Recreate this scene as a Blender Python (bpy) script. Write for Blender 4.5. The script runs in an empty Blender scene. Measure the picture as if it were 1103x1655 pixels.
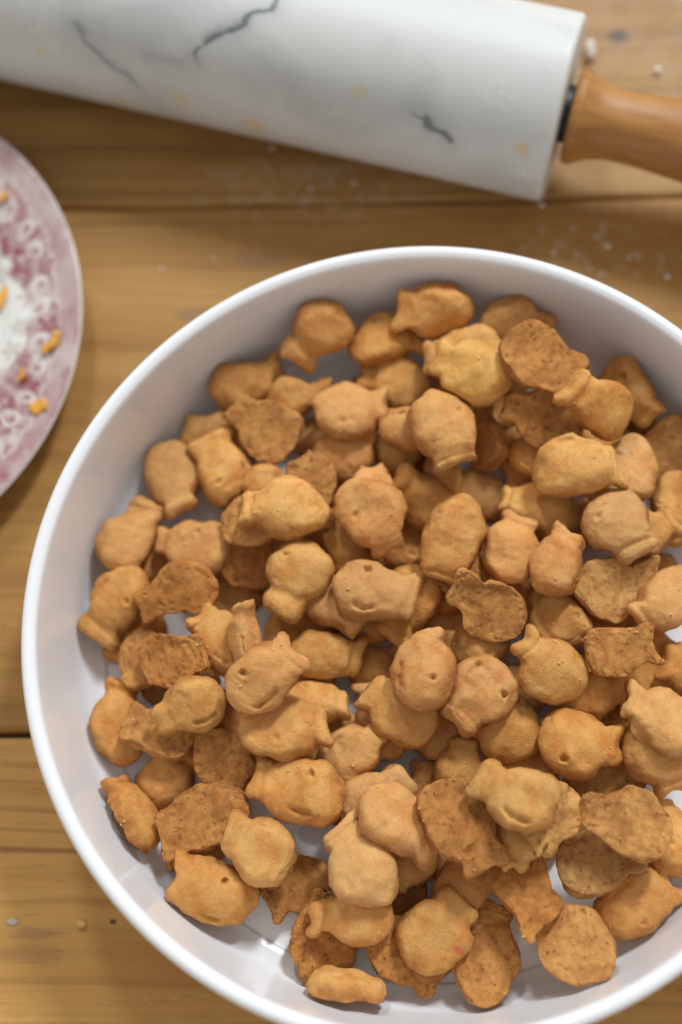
import bpy, math, random
import numpy as np
from mathutils import Matrix, Vector

sc = bpy.context.scene
COL = sc.collection
# ---------- camera ----------
cam_d = bpy.data.cameras.new('camera')
cam = bpy.data.objects.new('camera', cam_d); COL.objects.link(cam); sc.camera = cam
cam_d.sensor_fit = 'VERTICAL'; cam_d.sensor_height = 36.0; cam_d.sensor_width = 24.0
cam_d.lens = 49.987; cam_d.clip_start = 0.01; cam_d.clip_end = 50
CAMR = ((0.998434, 0.007683, 0.05541), (0.008293, 0.959253, -0.282428), (-0.055322, 0.282445, 0.957687))
M4 = Matrix(CAMR).to_4x4(); M4.translation = Vector((-0.001535, -0.095424, 0.493302))
cam.matrix_world = M4
cam_d.dof.use_dof = True; cam_d.dof.focus_distance = 0.455; cam_d.dof.aperture_fstop = 3.0; cam_d.dof.aperture_blades = 7
# ---------- world and lamps (a room with two windows on the far side) ----------
w = bpy.data.worlds.new('World'); sc.world = w; w.use_nodes = True
bg = w.node_tree.nodes['Background']; bg.inputs[0].default_value = (1.0, 0.975, 0.945, 1); bg.inputs[1].default_value = 0.47
def window_lamp(name, az, el, dist, sx, sy, power, col):
    l = bpy.data.lights.new(name, 'AREA'); l.shape = 'RECTANGLE'; l.size = sx; l.size_y = sy; l.energy = power; l.color = col
    o = bpy.data.objects.new(name, l); COL.objects.link(o)
    a, e = math.radians(az), math.radians(el)
    p = Vector((math.sin(a) * math.cos(e), math.cos(a) * math.cos(e), math.sin(e))) * dist
    o.location = p; o.rotation_euler = (-p).to_track_quat('-Z', 'Y').to_euler()
    return o
window_lamp('window_light', 25, 46, 2.4, 0.22, 0.55, 39, (0.90, 0.96, 1.0))
window_lamp('window_light', -13.5, 44, 2.4, 0.20, 0.55, 15.5, (0.90, 0.96, 1.0))
sc.view_settings.view_transform = 'Standard'; sc.view_settings.look = 'None'; sc.view_settings.exposure = 0.0; sc.view_settings.gamma = 1.0

# ---------- helpers ----------
def link(name, me, mat=None, parent=None):
    o = bpy.data.objects.new(name, me); COL.objects.link(o)
    if mat: me.materials.append(mat)
    if parent: o.parent = parent
    return o
def mesh(name, V, F, smooth=True):
    V = np.asarray(V, float); F = np.asarray(F, np.int32)
    me = bpy.data.meshes.new(name); k = F.shape[1]
    W_ = V - V.mean(0); vol = 0.0                      # faces outward
    for q in range(1, k - 1): vol += np.einsum('ij,ij->i', W_[F[:, 0]], np.cross(W_[F[:, q]], W_[F[:, q + 1]])).sum()
    if vol < 0: F = np.ascontiguousarray(F[:, ::-1])
    me.vertices.add(len(V)); me.vertices.foreach_set('co', V.astype(np.float32).ravel())
    me.loops.add(F.size); me.loops.foreach_set('vertex_index', F.ravel())
    me.polygons.add(len(F)); me.polygons.foreach_set('loop_start', np.arange(0, F.size, k, dtype=np.int32))
    me.polygons.foreach_set('use_smooth', np.full(len(F), smooth, bool))
    me.update(calc_edges=True); me.validate()
    return me
def attr(me, name, val):
    a = me.attributes.new(name, 'FLOAT', 'POINT'); a.data.foreach_set('value', np.asarray(val, np.float32))
def tag(o, label, cat, group=None):
    o['label'] = label; o['category'] = cat
    if group: o['group'] = group
    return o
def empty(name, loc=(0, 0, 0), rz=0.0):
    o = bpy.data.objects.new(name, None); COL.objects.link(o); o.location = loc; o.rotation_euler = (0, 0, rz); o.empty_display_size = .01
    return o
def lathe(prof, n=256):
    """profile [(r, z)] -> verts, quads about z"""
    prof = np.array(prof, float); t = np.linspace(0, 2 * np.pi, n, endpoint=False)
    V = np.stack([prof[:, 0:1] * np.cos(t), prof[:, 0:1] * np.sin(t), np.repeat(prof[:, 1:2], n, 1)], 2).reshape(-1, 3)
    i = np.arange(len(prof) - 1)[:, None] * n; j = np.arange(n)[None]; j2 = (j + 1) % n
    return V, np.stack([i + j, i + j2, i + n + j2, i + n + j], 2).reshape(-1, 4)
def smooth_prof(pts, n=8):
    """Catmull-Rom through profile points"""
    P = np.array([pts[0]] + list(pts) + [pts[-1]], float); out = []
    for k in range(1, len(P) - 2):
        p0, p1, p2, p3 = P[k - 1], P[k], P[k + 1], P[k + 2]
        for t in np.linspace(0, 1, n, endpoint=False):
            out.append(.5 * ((2 * p1) + (p2 - p0) * t + (2 * p0 - 5 * p1 + 4 * p2 - p3) * t * t + (3 * p1 - p0 - 3 * p2 + p3) * t ** 3))
    out.append(P[-2]); return np.array(out)

class N:
    """tiny node builder"""
    def __init__(s, name):
        s.m = bpy.data.materials.new(name); s.m.use_nodes = True; s.t = s.m.node_tree; s.b = s.t.nodes['Principled BSDF']
    def n(s, typ, **kw):
        x = s.t.nodes.new(typ)
        for k, v in kw.items():
            if hasattr(x, k) and k not in ('Scale',): setattr(x, k, v)
            else: x.inputs[k].default_value = v
        return x
    def l(s, a, b): s.t.links.new(a, b)
    def put(s, sock, v):
        if hasattr(v, 'is_output'): s.l(v, sock)
        else: sock.default_value = v
    def math(s, op, a, b=0.0, clamp=False):
        x = s.t.nodes.new('ShaderNodeMath'); x.operation = op; x.use_clamp = clamp
        s.put(x.inputs[0], a); s.put(x.inputs[1], b); return x.outputs[0]
    def mix(s, f, a, b):
        x = s.t.nodes.new('ShaderNodeMix'); x.data_type = 'RGBA'
        s.put(x.inputs[0], f); s.put(x.inputs[6], a); s.put(x.inputs[7], b); return x.outputs[2]
    def ramp(s, f, lo, hi):
        x = s.t.nodes.new('ShaderNodeMapRange'); x.interpolation_type = 'SMOOTHSTEP'
        s.put(x.inputs[0], f); x.inputs[1].default_value = lo; x.inputs[2].default_value = hi; return x.outputs[0]
    def noise(s, vec, scale, detail=3, rough=.55, dist=0):
        x = s.n('ShaderNodeTexNoise'); s.l(vec, x.inputs['Vector']); x.inputs['Scale'].default_value = scale
        x.inputs['Detail'].default_value = detail; x.inputs['Roughness'].default_value = rough; x.inputs['Distortion'].default_value = dist; return x.outputs[0]
    def mapping(s, vec, scale=(1, 1, 1), loc=(0, 0, 0), rot=(0, 0, 0)):
        x = s.n('ShaderNodeMapping'); s.l(vec, x.inputs[0]); x.inputs['Scale'].default_value = scale; s.put(x.inputs['Location'], loc); x.inputs['Rotation'].default_value = rot; return x.outputs[0]
    def coord(s, k='Object'): return s.n('ShaderNodeTexCoord').outputs[k]
    def attr(s, k): return s.n('ShaderNodeAttribute', attribute_name=k).outputs['Fac']
    def bump(s, h, dist, strength=1.0, prev=None):
        x = s.n('ShaderNodeBump'); s.l(h, x.inputs['Height']); x.inputs['Distance'].default_value = dist; x.inputs['Strength'].default_value = strength
        if prev: s.l(prev, x.inputs['Normal'])
        return x.outputs[0]
def C4(r, g, b): return (r, g, b, 1)

# ---------- dough geometry (numpy) ----------
def _hash(ix, iy, iz, seed):
    h = (ix * 374761393 + iy * 668265263 + iz * 2147483647 + seed * 974634777) & 0x7fffffff
    h = ((h ^ (h >> 13)) * 1274126177) & 0x7fffffff
    h = ((h ^ (h >> 16)) * 2246822519) & 0x7fffffff
    return ((h >> 7) & 0xffff) / 32767.5 - 1.0

def vnoise(p, seed=0):
    """smooth value noise, p (N,3) -> (N,) in -1..1"""
    i = np.floor(p).astype(np.int64); f = p - i
    f = f * f * f * (f * (f * 6 - 15) + 10)
    r = 0
    for a in (0, 1):
        wx = f[:, 0] if a else 1 - f[:, 0]
        for b in (0, 1):
            wy = f[:, 1] if b else 1 - f[:, 1]
            for c in (0, 1):
                wz = f[:, 2] if c else 1 - f[:, 2]
                r = r + wx * wy * wz * _hash(i[:, 0] + a, i[:, 1] + b, i[:, 2] + c, seed)
    return r

def sstep(a, b, x):
    t = np.clip((x - a) / (b - a), 0, 1)
    return t * t * (3 - 2 * t)

def fish_verts(P, nr=72, nc=72, detail=True):
    """closed fish-shaped biscuit: x to the tail, z up; base at z = 0.  Returns verts (N,3), underside mask (N,), rim mask (N,)"""
    rng = np.random.RandomState(P['seed'])
    b, a, c, h = P['b'], P['b'] * P['a'], P['b'] * P['c'], P['h']
    sd = P['seed'] * 17
    t = np.linspace(0, 1, nr)
    tt = 0.5 - 0.5 * np.cos(np.pi * t)
    tt = 0.55 * tt + 0.45 * t
    x = -a + (a + c) * tt
    # outline half width
    wb = b * np.sqrt(np.clip(1 - np.abs(np.clip(x / a, -1, 1)) ** P.get('sq', 2.15), 0, 1))
    xn = P.get('neck', 0.90) * a
    wn = b * P.get('wn', 0.56); wt = b * P.get('wt', 0.74)
    wtail = wn + (wt - wn) * np.clip((x - xn) / (c - xn), -0.3, 1) ** 1
    wtail = np.where(x > 0.35 * a, wtail * sstep(0.30 * a, 0.62 * a, x), 0)
    k = 0.09 * b
    w = 0.5 * (wb + wtail + np.sqrt((wb - wtail) ** 2 + k * k)) - 0.5 * k * np.where(x < 0, 1, 0.6)
    w = np.clip(w, 0, None)
    rc = 0.40 * b
    s = np.clip((c - x) / rc, 0, 1)
    endp = np.sqrt(np.clip(1 - (1 - s) ** 2, 0, 1))
    w = w - 0.85 * rc * (1 - endp)
    w = np.clip(w, 0.0, None)
    s0 = np.clip((x + a) / (0.55 * b), 0, 1)
    nosep = np.sqrt(np.clip(1 - (1 - s0) ** 2, 0, 1))
    # height along the length
    ht = h * (0.74 + 0.26 * np.clip(1 - (x / (1.05 * a)) ** 2, -0.25, 1))
    neckdip = np.exp(-((x - 1.0 * a) / (0.16 * b)) ** 2)
    ht = ht * (1 - P.get('dip', 0.16) * neckdip)
    ht = ht * (1 + (P.get('tailh', 0.92) - 1) * sstep(.8 * a, 1.05 * a, x))
    phi = np.linspace(0, 2 * np.pi, nc, endpoint=False) + np.pi / nc
    cp, sp = np.cos(phi), np.sin(phi)
    def pw(v, e): return np.sign(v) * np.abs(v) ** e
    up = sp > 0
    tl = sstep(0.55 * a, 0.95 * a, x)[:, None]
    et = P.get('edge', .78) * (1 - tl) + .58 * tl
    cyu = np.sign(cp)[None] * np.abs(cp)[None] ** et
    cy = np.where(up[None], cyu, pw(cp, 0.60)[None])
    cz = np.where(up, pw(sp, 0.66), pw(sp, 0.60))
    Y = w[:, None] * cy
    zu = (0.80 * ht * np.minimum(endp ** .45, nosep ** .7))[:, None]
    zl = (0.20 * h * np.minimum(endp ** .5, nosep))[:, None]
    Z = np.where(up[None, :], zu * cz[None, :], zl * cz[None, :]) + 0.20 * h
    X = np.repeat(x[:, None], nc, 1)
    yr = Y / np.maximum(w[:, None], 1e-5)
    st = np.clip((X - xn) / (c - xn), 0, 1.0)
    X = X - P.get('notch', 0.22) * b * (1 - np.abs(yr) ** 1.3) * st ** 1.5 * np.where(X > xn, 1, 0)
    # skew of the two tail lobes
    X = X + P.get('skew', 0.0) * Y * st
    Y = Y + P.get('bend', 0.0) * (X / b) ** 2 * b
    V = np.stack([X, Y, Z], 2).reshape(-1, 3)
    upm = np.repeat((sp > 0.12)[None, :], nr, 0).reshape(-1)
    usoft = np.repeat(sstep(0.25, -0.35, sp)[None, :], nr, 0).reshape(-1)
    rim = np.repeat(np.exp(-((sp - 0.02) / 0.50) ** 2)[None, :], nr, 0).reshape(-1)
    yrf = yr.reshape(-1)
    # broad warp
    q = V / 0.011
    wa = P.get('warp', 1.0)
    V[:, 0] += wa * (0.0012 * vnoise(q + 3.1, sd + 1) + .0004 * vnoise(q * 2.3 + 3.1, sd + 31))
    V[:, 1] += wa * (0.0014 * vnoise(q + 7.7, sd + 2) + .0005 * vnoise(q * 2.3 + 5.1, sd + 32))
    V[:, 2] += 0.0013 * wa * vnoise(q * .8 + 1.3, sd + 3) + P.get('bow', 0.0) * (V[:, 0] / b) ** 2
    # hollow underside
    und = sstep(.7, 1., usoft) * (1 - np.abs(yrf) ** 3) * np.repeat(np.minimum(endp, nosep), nc)
    V[:, 2] += P.get('hollow', 0.0008) * und
    if detail:
        r = V.reshape(nr, nc, 3)
        dr = np.empty_like(r); dr[1:-1] = r[2:] - r[:-2]; dr[0] = r[1] - r[0]; dr[-1] = r[-1] - r[-2]
        dc = np.roll(r, -1, 1) - np.roll(r, 1, 1)
        n = np.cross(dr, dc); n /= np.maximum(np.linalg.norm(n, axis=2, keepdims=True), 1e-12)
        n = n.reshape(-1, 3)
        ctr = np.array([0, 0, .4 * h])
        if np.mean(((V - ctr) * n).sum(1)) < 0: n = -n
        up3 = np.zeros(len(V))
        lump = vnoise(V / 0.0045 + 5, sd + 4) * 0.00044 + vnoise(V / 0.0019 + 9, sd + 5) * 0.00016
        fine = vnoise(V / 0.0009, sd + 6) * 0.00010 + vnoise(V / 0.0005, sd + 61) * 0.00005
        up3 += lump + fine
        # rough, pitted underside
        pit = vnoise(V / 0.0013 + 2, sd + 7)
        pit2 = vnoise(V / 0.0034 + 4, sd + 8)
        up3 += usoft * (-0.0013 * np.clip(pit - 0.42, 0, 1) - 0.0016 * np.clip(pit2 - 0.45, 0, 1) + .0003 * pit2
                        + 0.00012 * vnoise(V / 0.0006, sd + 9))
        # layered split round the edge
        if P.get('split', 0) > 0:
            zc = h * (0.33 + 0.10 * vnoise(V / 0.006 + 11, sd + 10))
            gate = np.clip(vnoise(V / 0.008 + 21, sd + 11) * 1.4 + 0.25, 0, 1)
            side = np.exp(-((np.abs(yrf) - 1) / 0.35) ** 2)
            up3 += -P['split'] * gate * np.exp(-((V[:, 2] - zc) / 0.0004) ** 2) * np.clip(rim * 2, 0, 1)
        for q in range(3):
            cx_, cy_ = rng.uniform(-.8, 1.3) * b, rng.uniform(-.7, .7) * b; rd_ = rng.uniform(.25, .5) * b
            up3 += -rng.uniform(-.0004, .0008) * np.exp(-(((V[:, 0] - cx_) ** 2 + (V[:, 1] - cy_) ** 2) / rd_ ** 2)) * (1 - usoft)
        # surface cracks
        cr = vnoise(V / 0.005 + 31, sd + 12)
        gate = np.clip(vnoise(V / 0.006 + 41, sd + 13) - 0.25, 0, 1)
        up3 += -0.0010 * gate * np.exp(-(cr / 0.06) ** 2) * P.get('crack', 0.6)
        # crease where cutter met tail
        up3 += -P.get('crease', 0.0) * np.exp(-((V[:, 0] - (xn + .10 * b) - .10 * np.abs(V[:, 1])) / 0.0007) ** 2) * (1 - usoft)
        V = V + n * up3[:, None]
        top = (1 - usoft)
        sg = P.get('flip', 1)
        xs, ys = V[:, 0] / b, V[:, 1] / b * sg
        if P.get('eye', 0):
            ex, ey = P.get('ex', -0.15), 0.50
            d2 = ((xs - ex + .05 * vnoise(V / .0015, sd + 17)) ** 2 + (ys - ey + .05 * vnoise(V / .0015 + 9, sd + 18)) ** 2)
            V[:, 2] -= top * P['eye'] * np.exp(-(d2 / 0.0095) ** 1.6)
            V[:, 2] += top * 0.00025 * np.exp(-((np.sqrt(d2) - .17) / .06) ** 2)
        if P.get('smile', 0):
            wob = .035 * vnoise(V / .003 + 51, sd + 15)
            yc = -0.60 + 0.42 * (xs + 0.1) ** 2 + wob
            g = np.exp(-((ys - yc) / P.get('smw', 0.07)) ** 2) * sstep(P.get('sm0', -.6), P.get('sm0', -.6) + .2, xs) * sstep(P.get('sm1', .3) + .12, P.get('sm1', .3) - .1, xs) * (.88 + .25 * vnoise(V / .0012 + 3, sd + 16))
            V[:, 2] -= top * P['smile'] * g
            g2 = np.exp(-((ys - yc - .13) / 0.07) ** 2) * sstep(-0.62, -0.40, xs) * sstep(0.42, 0.22, xs)
            V[:, 2] += top * 0.00015 * g2
        if P.get('hole', 0):
            d2 = ((xs - .95) ** 2 + (ys - .25) ** 2)
            V[:, 2] += usoft * P['hole'] * np.exp(-(d2 / 0.014) ** 1.3)
    return V, usoft, rim

def fish_faces(nr=72, nc=72):
    i = np.arange(nr - 1)[:, None] * nc; j = np.arange(nc)[None, :]; j2 = (j + 1) % nc
    q = np.stack([i + j, i + j2, i + nc + j2, i + nc + j], 2).reshape(-1, 4)
    return q

# label, marks, face, half width, ratios ..., turn, place
CRACKERS = [
('dark cracker at upper left wall, wide tail outward, head hidden under a flipped one', 'd', 'T', 0.0101, 1.09, 0.00895, 1.76, 0.627, 0.738, 0.066, 0.039, -0.05, -0.00027, 0.099, 0.899, 2.36, 1, (-0.9846,-0.1348,0.1113,0.1236,-0.987,-0.1023,0.1236,-0.087,0.9885), (-0.06855,0.07492,0.01568)),
('dark round-headed cracker at far left wall, its tail under the upright cracker', 'd', 'T', 0.00976, 1.189, 0.00865, 1.6, 0.551, 0.764, 0.148, 0.172, 0.067, -0.00012, 0.067, 1.014, 1.98, 2, (0.9002,-0.2733,0.3391,0.385,0.8634,-0.3261,-0.2037,0.4241,0.8824), (-0.06312,0.09081,0.02238)),
('small tan cracker in the far left shade, tail pointing right at bare bowl floor', 'd', 'T', 0.00875, 0.965, 0.00871, 1.731, 0.674, 0.868, 0.145, 0.164, 0.08, -0.00012, 0.099, 1.067, 2.26, 3, (0.9947,-0.0491,0.09,0.0614,0.9883,-0.1399,-0.0821,0.1446,0.9861), (-0.04679,0.08473,0.02347)),
('shadowed cracker wedged right of the flipped hollow one, far left', 'd', 'T', 0.00819, 1.16, 0.00984, 1.42, 0.547, 0.69, 0.15, -0.073, -0.101, -0.00019, 0.195, 0.881, 2.4, 4, (0.9326,-0.3608,0.0,0.3608,0.9326,0.0,0.0,0.0,1.0), (-0.03678,0.0757,0.00995)),
('dark cracker buried below the big oval one at the left wall', 'd', 'T', 0.00947, 1.02, 0.00951, 1.42, 0.67, 0.89, 0.086, 0.124, -0.095, -1e-05, 0.159, 1.033, 2.56, 5, (0.8637,-0.4915,0.1112,0.5031,0.854,-0.1328,-0.0297,0.1706,0.9849), (-0.10107,0.02997,0.01051)),
('plain cracker between the round brown one and the leaning one, lower left', '', 'T', 0.00961, 0.988, 0.00951, 1.745, 0.689, 0.82, 0.101, 0.098, -0.07, -0.00026, 0.195, 0.997, 2.56, 6, (0.6126,-0.7883,0.0569,0.7902,0.6123,-0.0244,-0.0156,0.0599,0.9981), (-0.08888,-0.04734,0.00991)),
('cracker mostly hidden beneath the square pitted one, lower left', 'd', 'T', 0.00867, 1.142, 0.00978, 1.42, 0.663, 0.85, 0.17, 0.03, 0.086, -0.00019, 0.216, 0.925, 2.43, 7, (-0.9275,0.3549,0.1177,-0.3486,-0.9346,0.0708,0.1351,0.0247,0.9905), (-0.07612,-0.06741,0.01019)),
('small pitted brown cracker in the gap left of the red-spotted one', 'd', 'B', 0.008, 0.995, 0.00875, 1.42, 0.642, 0.78, 0.161, -0.158, 0.061, -0.00014, 0.072, 1.046, 2.12, 8, (-0.8551,-0.5185,-0.0,-0.5185,0.8551,-0.0,0.0,0.0,-1.0), (-0.00736,-0.08416,0.01103)),
('narrow brown cracker standing deep in the gap left of the dark flipped one', 'd', 'B', 0.008, 1.045, 0.00972, 1.663, 0.651, 0.804, 0.025, -0.158, 0.031, 6e-05, 0.232, 0.946, 2.34, 9, (-0.0238,0.9997,-0.0,0.9997,0.0238,-0.0,0.0,-0.0,-1.0), (0.00041,-0.05278,0.01028)),
('dark cracker deep below the shiny yellowish one in the middle', 'd', 'T', 0.00863, 1.098, 0.00853, 1.42, 0.577, 0.717, 0.048, -0.027, 0.06, -0.00013, 0.065, 0.971, 2.08, 10, (0.9171,0.3981,-0.0199,-0.3984,0.9171,-0.0168,0.0116,0.0233,0.9997), (0.00428,-0.03101,0.01209)),
('dark cracker at the bottom of the central gap', 'd', 'T', 0.0087, 0.999, 0.00994, 1.42, 0.586, 0.79, 0.109, 0.13, -0.035, 6e-05, 0.177, 0.921, 2.14, 11, (0.8447,-0.5352,0.0,0.5352,0.8447,0.0,0.0,0.0,1.0), (-0.01769,-0.0091,0.00867)),
('cracker seen dimly in the central gap left of the smiling upright fish', 'd', 'T', 0.008, 0.987, 0.00854, 1.42, 0.671, 0.815, 0.057, -0.127, 0.006, 2e-05, 0.143, 0.948, 2.45, 12, (0.966,-0.2463,0.0781,0.2546,0.959,-0.1246,-0.0442,0.1403,0.9891), (-0.00331,-0.01187,0.01371)),
('shadowed cracker deep between the smiling centre fish and the tilted disc', 'd', 'T', 0.00875, 1.17, 0.00926, 1.42, 0.645, 0.748, 0.101, -0.13, 0.012, -0.00022, 0.227, 0.946, 2.19, 13, (0.9275,-0.3737,0.0,0.3737,0.9275,0.0,0.0,0.0,1.0), (0.01011,0.00587,0.00926)),
('dark cracker far down below the edge-on narrow one, upper middle', 'd', 'T', 0.00941, 1.215, 0.00977, 1.42, 0.695, 0.792, 0.022, 0.177, -0.049, 2e-05, 0.214, 0.905, 2.59, 14, (-0.9405,-0.3398,0.0,0.3398,-0.9405,0.0,0.0,0.0,1.0), (0.02062,0.05312,0.00957)),
('shadowed flat cracker deep left of the centre, below the hollow strip', 'd', 'T', 0.00931, 1.054, 0.00956, 1.42, 0.56, 0.699, 0.163, 0.176, -0.044, -0.0003, 0.133, 1.021, 2.56, 15, (-0.9645,-0.2643,0.0,0.2643,-0.9645,0.0,0.0,0.0,1.0), (-0.06773,0.01727,0.00886)),
('dark flipped cracker beneath the smiling leftward fish, left of centre', 'd', 'B', 0.01003, 1.232, 0.00996, 1.42, 0.578, 0.755, 0.104, -0.065, -0.105, 0.00016, 0.201, 0.915, 2.17, 16, (-0.8179,-0.5559,-0.1485,-0.5536,0.8306,-0.0606,0.157,0.0326,-0.9871), (-0.06798,-0.02662,0.01019)),
('cracker glimpsed under the broad centre-left fish and above the eyed one', 'd', 'T', 0.008, 1.196, 0.0099, 1.42, 0.657, 0.877, 0.161, 0.038, 0.02, -0.00023, 0.101, 1.039, 2.46, 17, (0.9235,0.3836,0.0,-0.3836,0.9235,0.0,0.0,-0.0,1.0), (-0.05629,-0.04367,0.0099)),
('cracker buried under the front middle pair', 'd', 'T', 0.00814, 1.018, 0.00929, 1.42, 0.626, 0.73, 0.164, 0.053, 0.096, -7e-05, 0.205, 0.963, 2.33, 18, (-0.7934,-0.6086,0.0011,0.6073,-0.7919,-0.0636,0.0396,-0.0498,0.998), (0.01012,-0.07993,0.00918)),
('cracker buried under the deeply smiling pale fish, right front', 'd', 'T', 0.0086, 1.185, 0.01003, 1.42, 0.676, 0.867, 0.137, -0.008, 0.109, -0.00012, 0.247, 0.864, 2.51, 19, (0.9763,-0.2165,0.0,0.2165,0.9763,0.0,0.0,0.0,1.0), (0.03458,-0.06664,0.00899)),
('cracker buried below the right-hand row of fish', 'd', 'T', 0.00915, 1.063, 0.00888, 1.42, 0.626, 0.825, 0.146, 0.099, -0.077, -0.00019, 0.153, 0.957, 1.96, 20, (0.8079,-0.5822,-0.0911,0.586,0.8101,0.0199,0.0622,-0.0694,0.9957), (0.06527,-0.02919,0.00897)),
('cracker hidden low behind the round-headed pair, upper middle', 'd', 'T', 0.00988, 1.165, 0.01004, 1.42, 0.631, 0.778, 0.127, 0.059, 0.11, -0.0001, 0.141, 0.937, 2.47, 21, (0.8224,-0.569,0.0,0.569,0.8224,0.0,0.0,0.0,1.0), (-0.02771,0.05585,0.00958)),
('cracker hidden low under the centre-left heap', 'd', 'T', 0.00966, 1.25, 0.00893, 1.42, 0.546, 0.72, 0.128, -0.064, -0.077, 0.00019, 0.209, 1.013, 2.54, 22, (0.9698,-0.244,0.0,0.244,0.9698,0.0,0.0,0.0,1.0), (-0.0446,0.00643,0.00952)),
('cracker hidden low in the right heap', 'd', 'T', 0.00984, 1.068, 0.00893, 1.42, 0.684, 0.847, 0.024, -0.115, -0.042, -8e-05, 0.06, 0.868, 2.1, 23, (0.8921,-0.4518,0.0,0.4518,0.8921,0.0,0.0,0.0,1.0), (0.05071,0.04158,0.00926)),
('cracker hidden low at the right edge of the heap', 'd', 'T', 0.00981, 1.154, 0.00904, 1.42, 0.56, 0.666, 0.129, -0.148, -0.056, 0.00013, 0.196, 0.874, 2.12, 24, (0.8941,-0.448,0.0,0.448,0.8941,0.0,0.0,0.0,1.0), (0.07562,0.0236,0.00912)),
('cracker hidden low under the pear-shaped one', 'd', 'T', 0.00955, 1.089, 0.00953, 1.42, 0.67, 0.824, 0.025, -0.179, 0.024, -0.00014, 0.136, 0.877, 2.06, 25, (0.9701,-0.2427,0.0,0.2427,0.9701,0.0,0.0,0.0,1.0), (0.02973,-0.01737,0.00931)),
('cracker hidden low under the middle of the heap', 'd', 'T', 0.00975, 1.183, 0.00954, 1.42, 0.689, 0.891, 0.115, -0.105, 0.001, 0.0, 0.138, 0.855, 2.52, 26, (0.8261,-0.5635,0.0,0.5635,0.8261,0.0,0.0,0.0,1.0), (-0.00577,0.03532,0.00886)),
('cracker hidden low among the far ones', 'd', 'T', 0.00916, 1.111, 0.01015, 1.42, 0.661, 0.78, 0.078, -0.153, 0.051, -0.0001, 0.116, 1.008, 2.03, 27, (-0.9616,-0.273,0.0278,0.2733,-0.9619,0.0097,0.0242,0.0169,0.9996), (0.00312,0.08966,0.00935)),
('cracker hidden low at the far right', 'd', 'T', 0.00915, 1.151, 0.00866, 1.42, 0.631, 0.841, 0.093, -0.057, -0.047, 0.0002, 0.172, 1.068, 2.29, 28, (-0.9369,-0.3496,0.0,0.3496,-0.9369,0.0,0.0,0.0,1.0), (0.05436,0.07874,0.00843)),
('cracker half hidden in the gap between the pink-flecked fish and the dark flipped one', '', 'T', 0.00857, 1.136, 0.00967, 1.506, 0.546, 0.686, 0.143, -0.091, -0.079, 5e-05, 0.159, 1.071, 2.31, 29, (-0.4663,0.8847,0.0,-0.8847,-0.4663,0.0,0.0,0.0,1.0), (-0.00461,-0.07226,0.01782)),
('cracker buried beneath the small tan piece behind the round head with separate', '', 'B', 0.01048, 0.997, 0.0062, 1.661, 0.58, 0.746, 0.09, -0.044, 0.029, 0.00017, 0.144, 0.927, 2.18, 501, (-0.9297,-0.3642,0.0545,-0.3655,0.9307,-0.0152,-0.0452,-0.0341,-0.9984), (-0.01486,0.09075,0.01469)),
('cracker buried beneath the smooth pale cracker with red dot', '', 'T', 0.01079, 1.228, 0.0062, 1.669, 0.609, 0.731, 0.168, -0.053, 0.012, 9e-05, 0.192, 0.891, 2.24, 502, (-0.5305,0.8475,-0.0194,-0.8475,-0.5299,0.0298,0.015,0.0323,0.9994), (0.02564,0.08942,0.00839)),
('cracker buried beneath the tilted cracker with a torn front face behind the round-headed', '', 'B', 0.01037, 1.079, 0.0062, 1.705, 0.568, 0.733, 0.142, 0.026, 0.04, -0.00024, 0.246, 1.041, 2.54, 503, (-0.4,-0.9159,0.0344,-0.9122,0.4015,0.0822,-0.0891,0.0015,-0.996), (-0.00373,0.06801,0.0087)),
('cracker buried beneath the cracker tipped on edge showing rough dough upper', '', 'T', 0.01025, 1.174, 0.0062, 1.74, 0.638, 0.798, 0.118, 0.059, -0.005, -0.00023, 0.227, 1.067, 2.34, 504, (-0.1707,0.9853,-0.0049,-0.9738,-0.1679,0.1534,0.1504,0.0309,0.9881), (0.03644,0.06764,0.01386)),
('cracker buried beneath the pinkish cracker with tail toward the viewer', '', 'B', 0.01153, 1.171, 0.0062, 1.538, 0.59, 0.68, 0.142, 0.047, 0.048, -0.0002, 0.084, 0.943, 2.08, 505, (-0.6661,-0.7459,-0.0,-0.7459,0.6661,-0.0,0.0,0.0,-1.0), (0.07478,0.0695,0.00953)),
('cracker buried beneath the hollow ring-like cracker stuck out left of the big stacked', '', 'T', 0.01155, 1.09, 0.0062, 1.48, 0.649, 0.871, 0.129, 0.129, 0.028, -0.00011, 0.092, 1.059, 2.47, 506, (-0.9908,0.1326,0.0267,-0.1332,-0.9909,-0.0202,0.0237,-0.0236,0.9994), (-0.05643,0.04992,0.008)),
('cracker buried beneath the lumpy cracker tail down left left neighbour of the smiling', '', 'T', 0.01105, 1.065, 0.0062, 1.547, 0.688, 0.839, 0.132, 0.043, 0.023, 0.00013, 0.056, 0.975, 2.4, 507, (0.9079,0.4152,0.0574,-0.415,0.9097,-0.0169,-0.0592,-0.0085,0.9982), (-0.04525,0.0299,0.00844)),
('cracker buried beneath the smiling fish with deep eye hole facing left dead centre', '', 'T', 0.0105, 1.113, 0.0062, 1.613, 0.601, 0.794, 0.072, -0.108, -0.056, 0.00012, 0.148, 1.011, 2.4, 508, (-0.99,-0.141,0.0,0.141,-0.99,0.0,0.0,0.0,1.0), (-0.02484,0.02677,0.01323)),
('cracker buried beneath the hollow ring of a flipped cracker under the chunky tilted', '', 'T', 0.01112, 1.028, 0.0062, 1.54, 0.675, 0.872, 0.026, 0.06, 0.07, 2e-05, 0.058, 0.873, 2.1, 509, (-0.1024,0.9803,0.169,-0.9932,-0.1102,0.0374,0.0553,-0.164,0.9849), (0.01814,0.03022,0.01048)),
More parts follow.
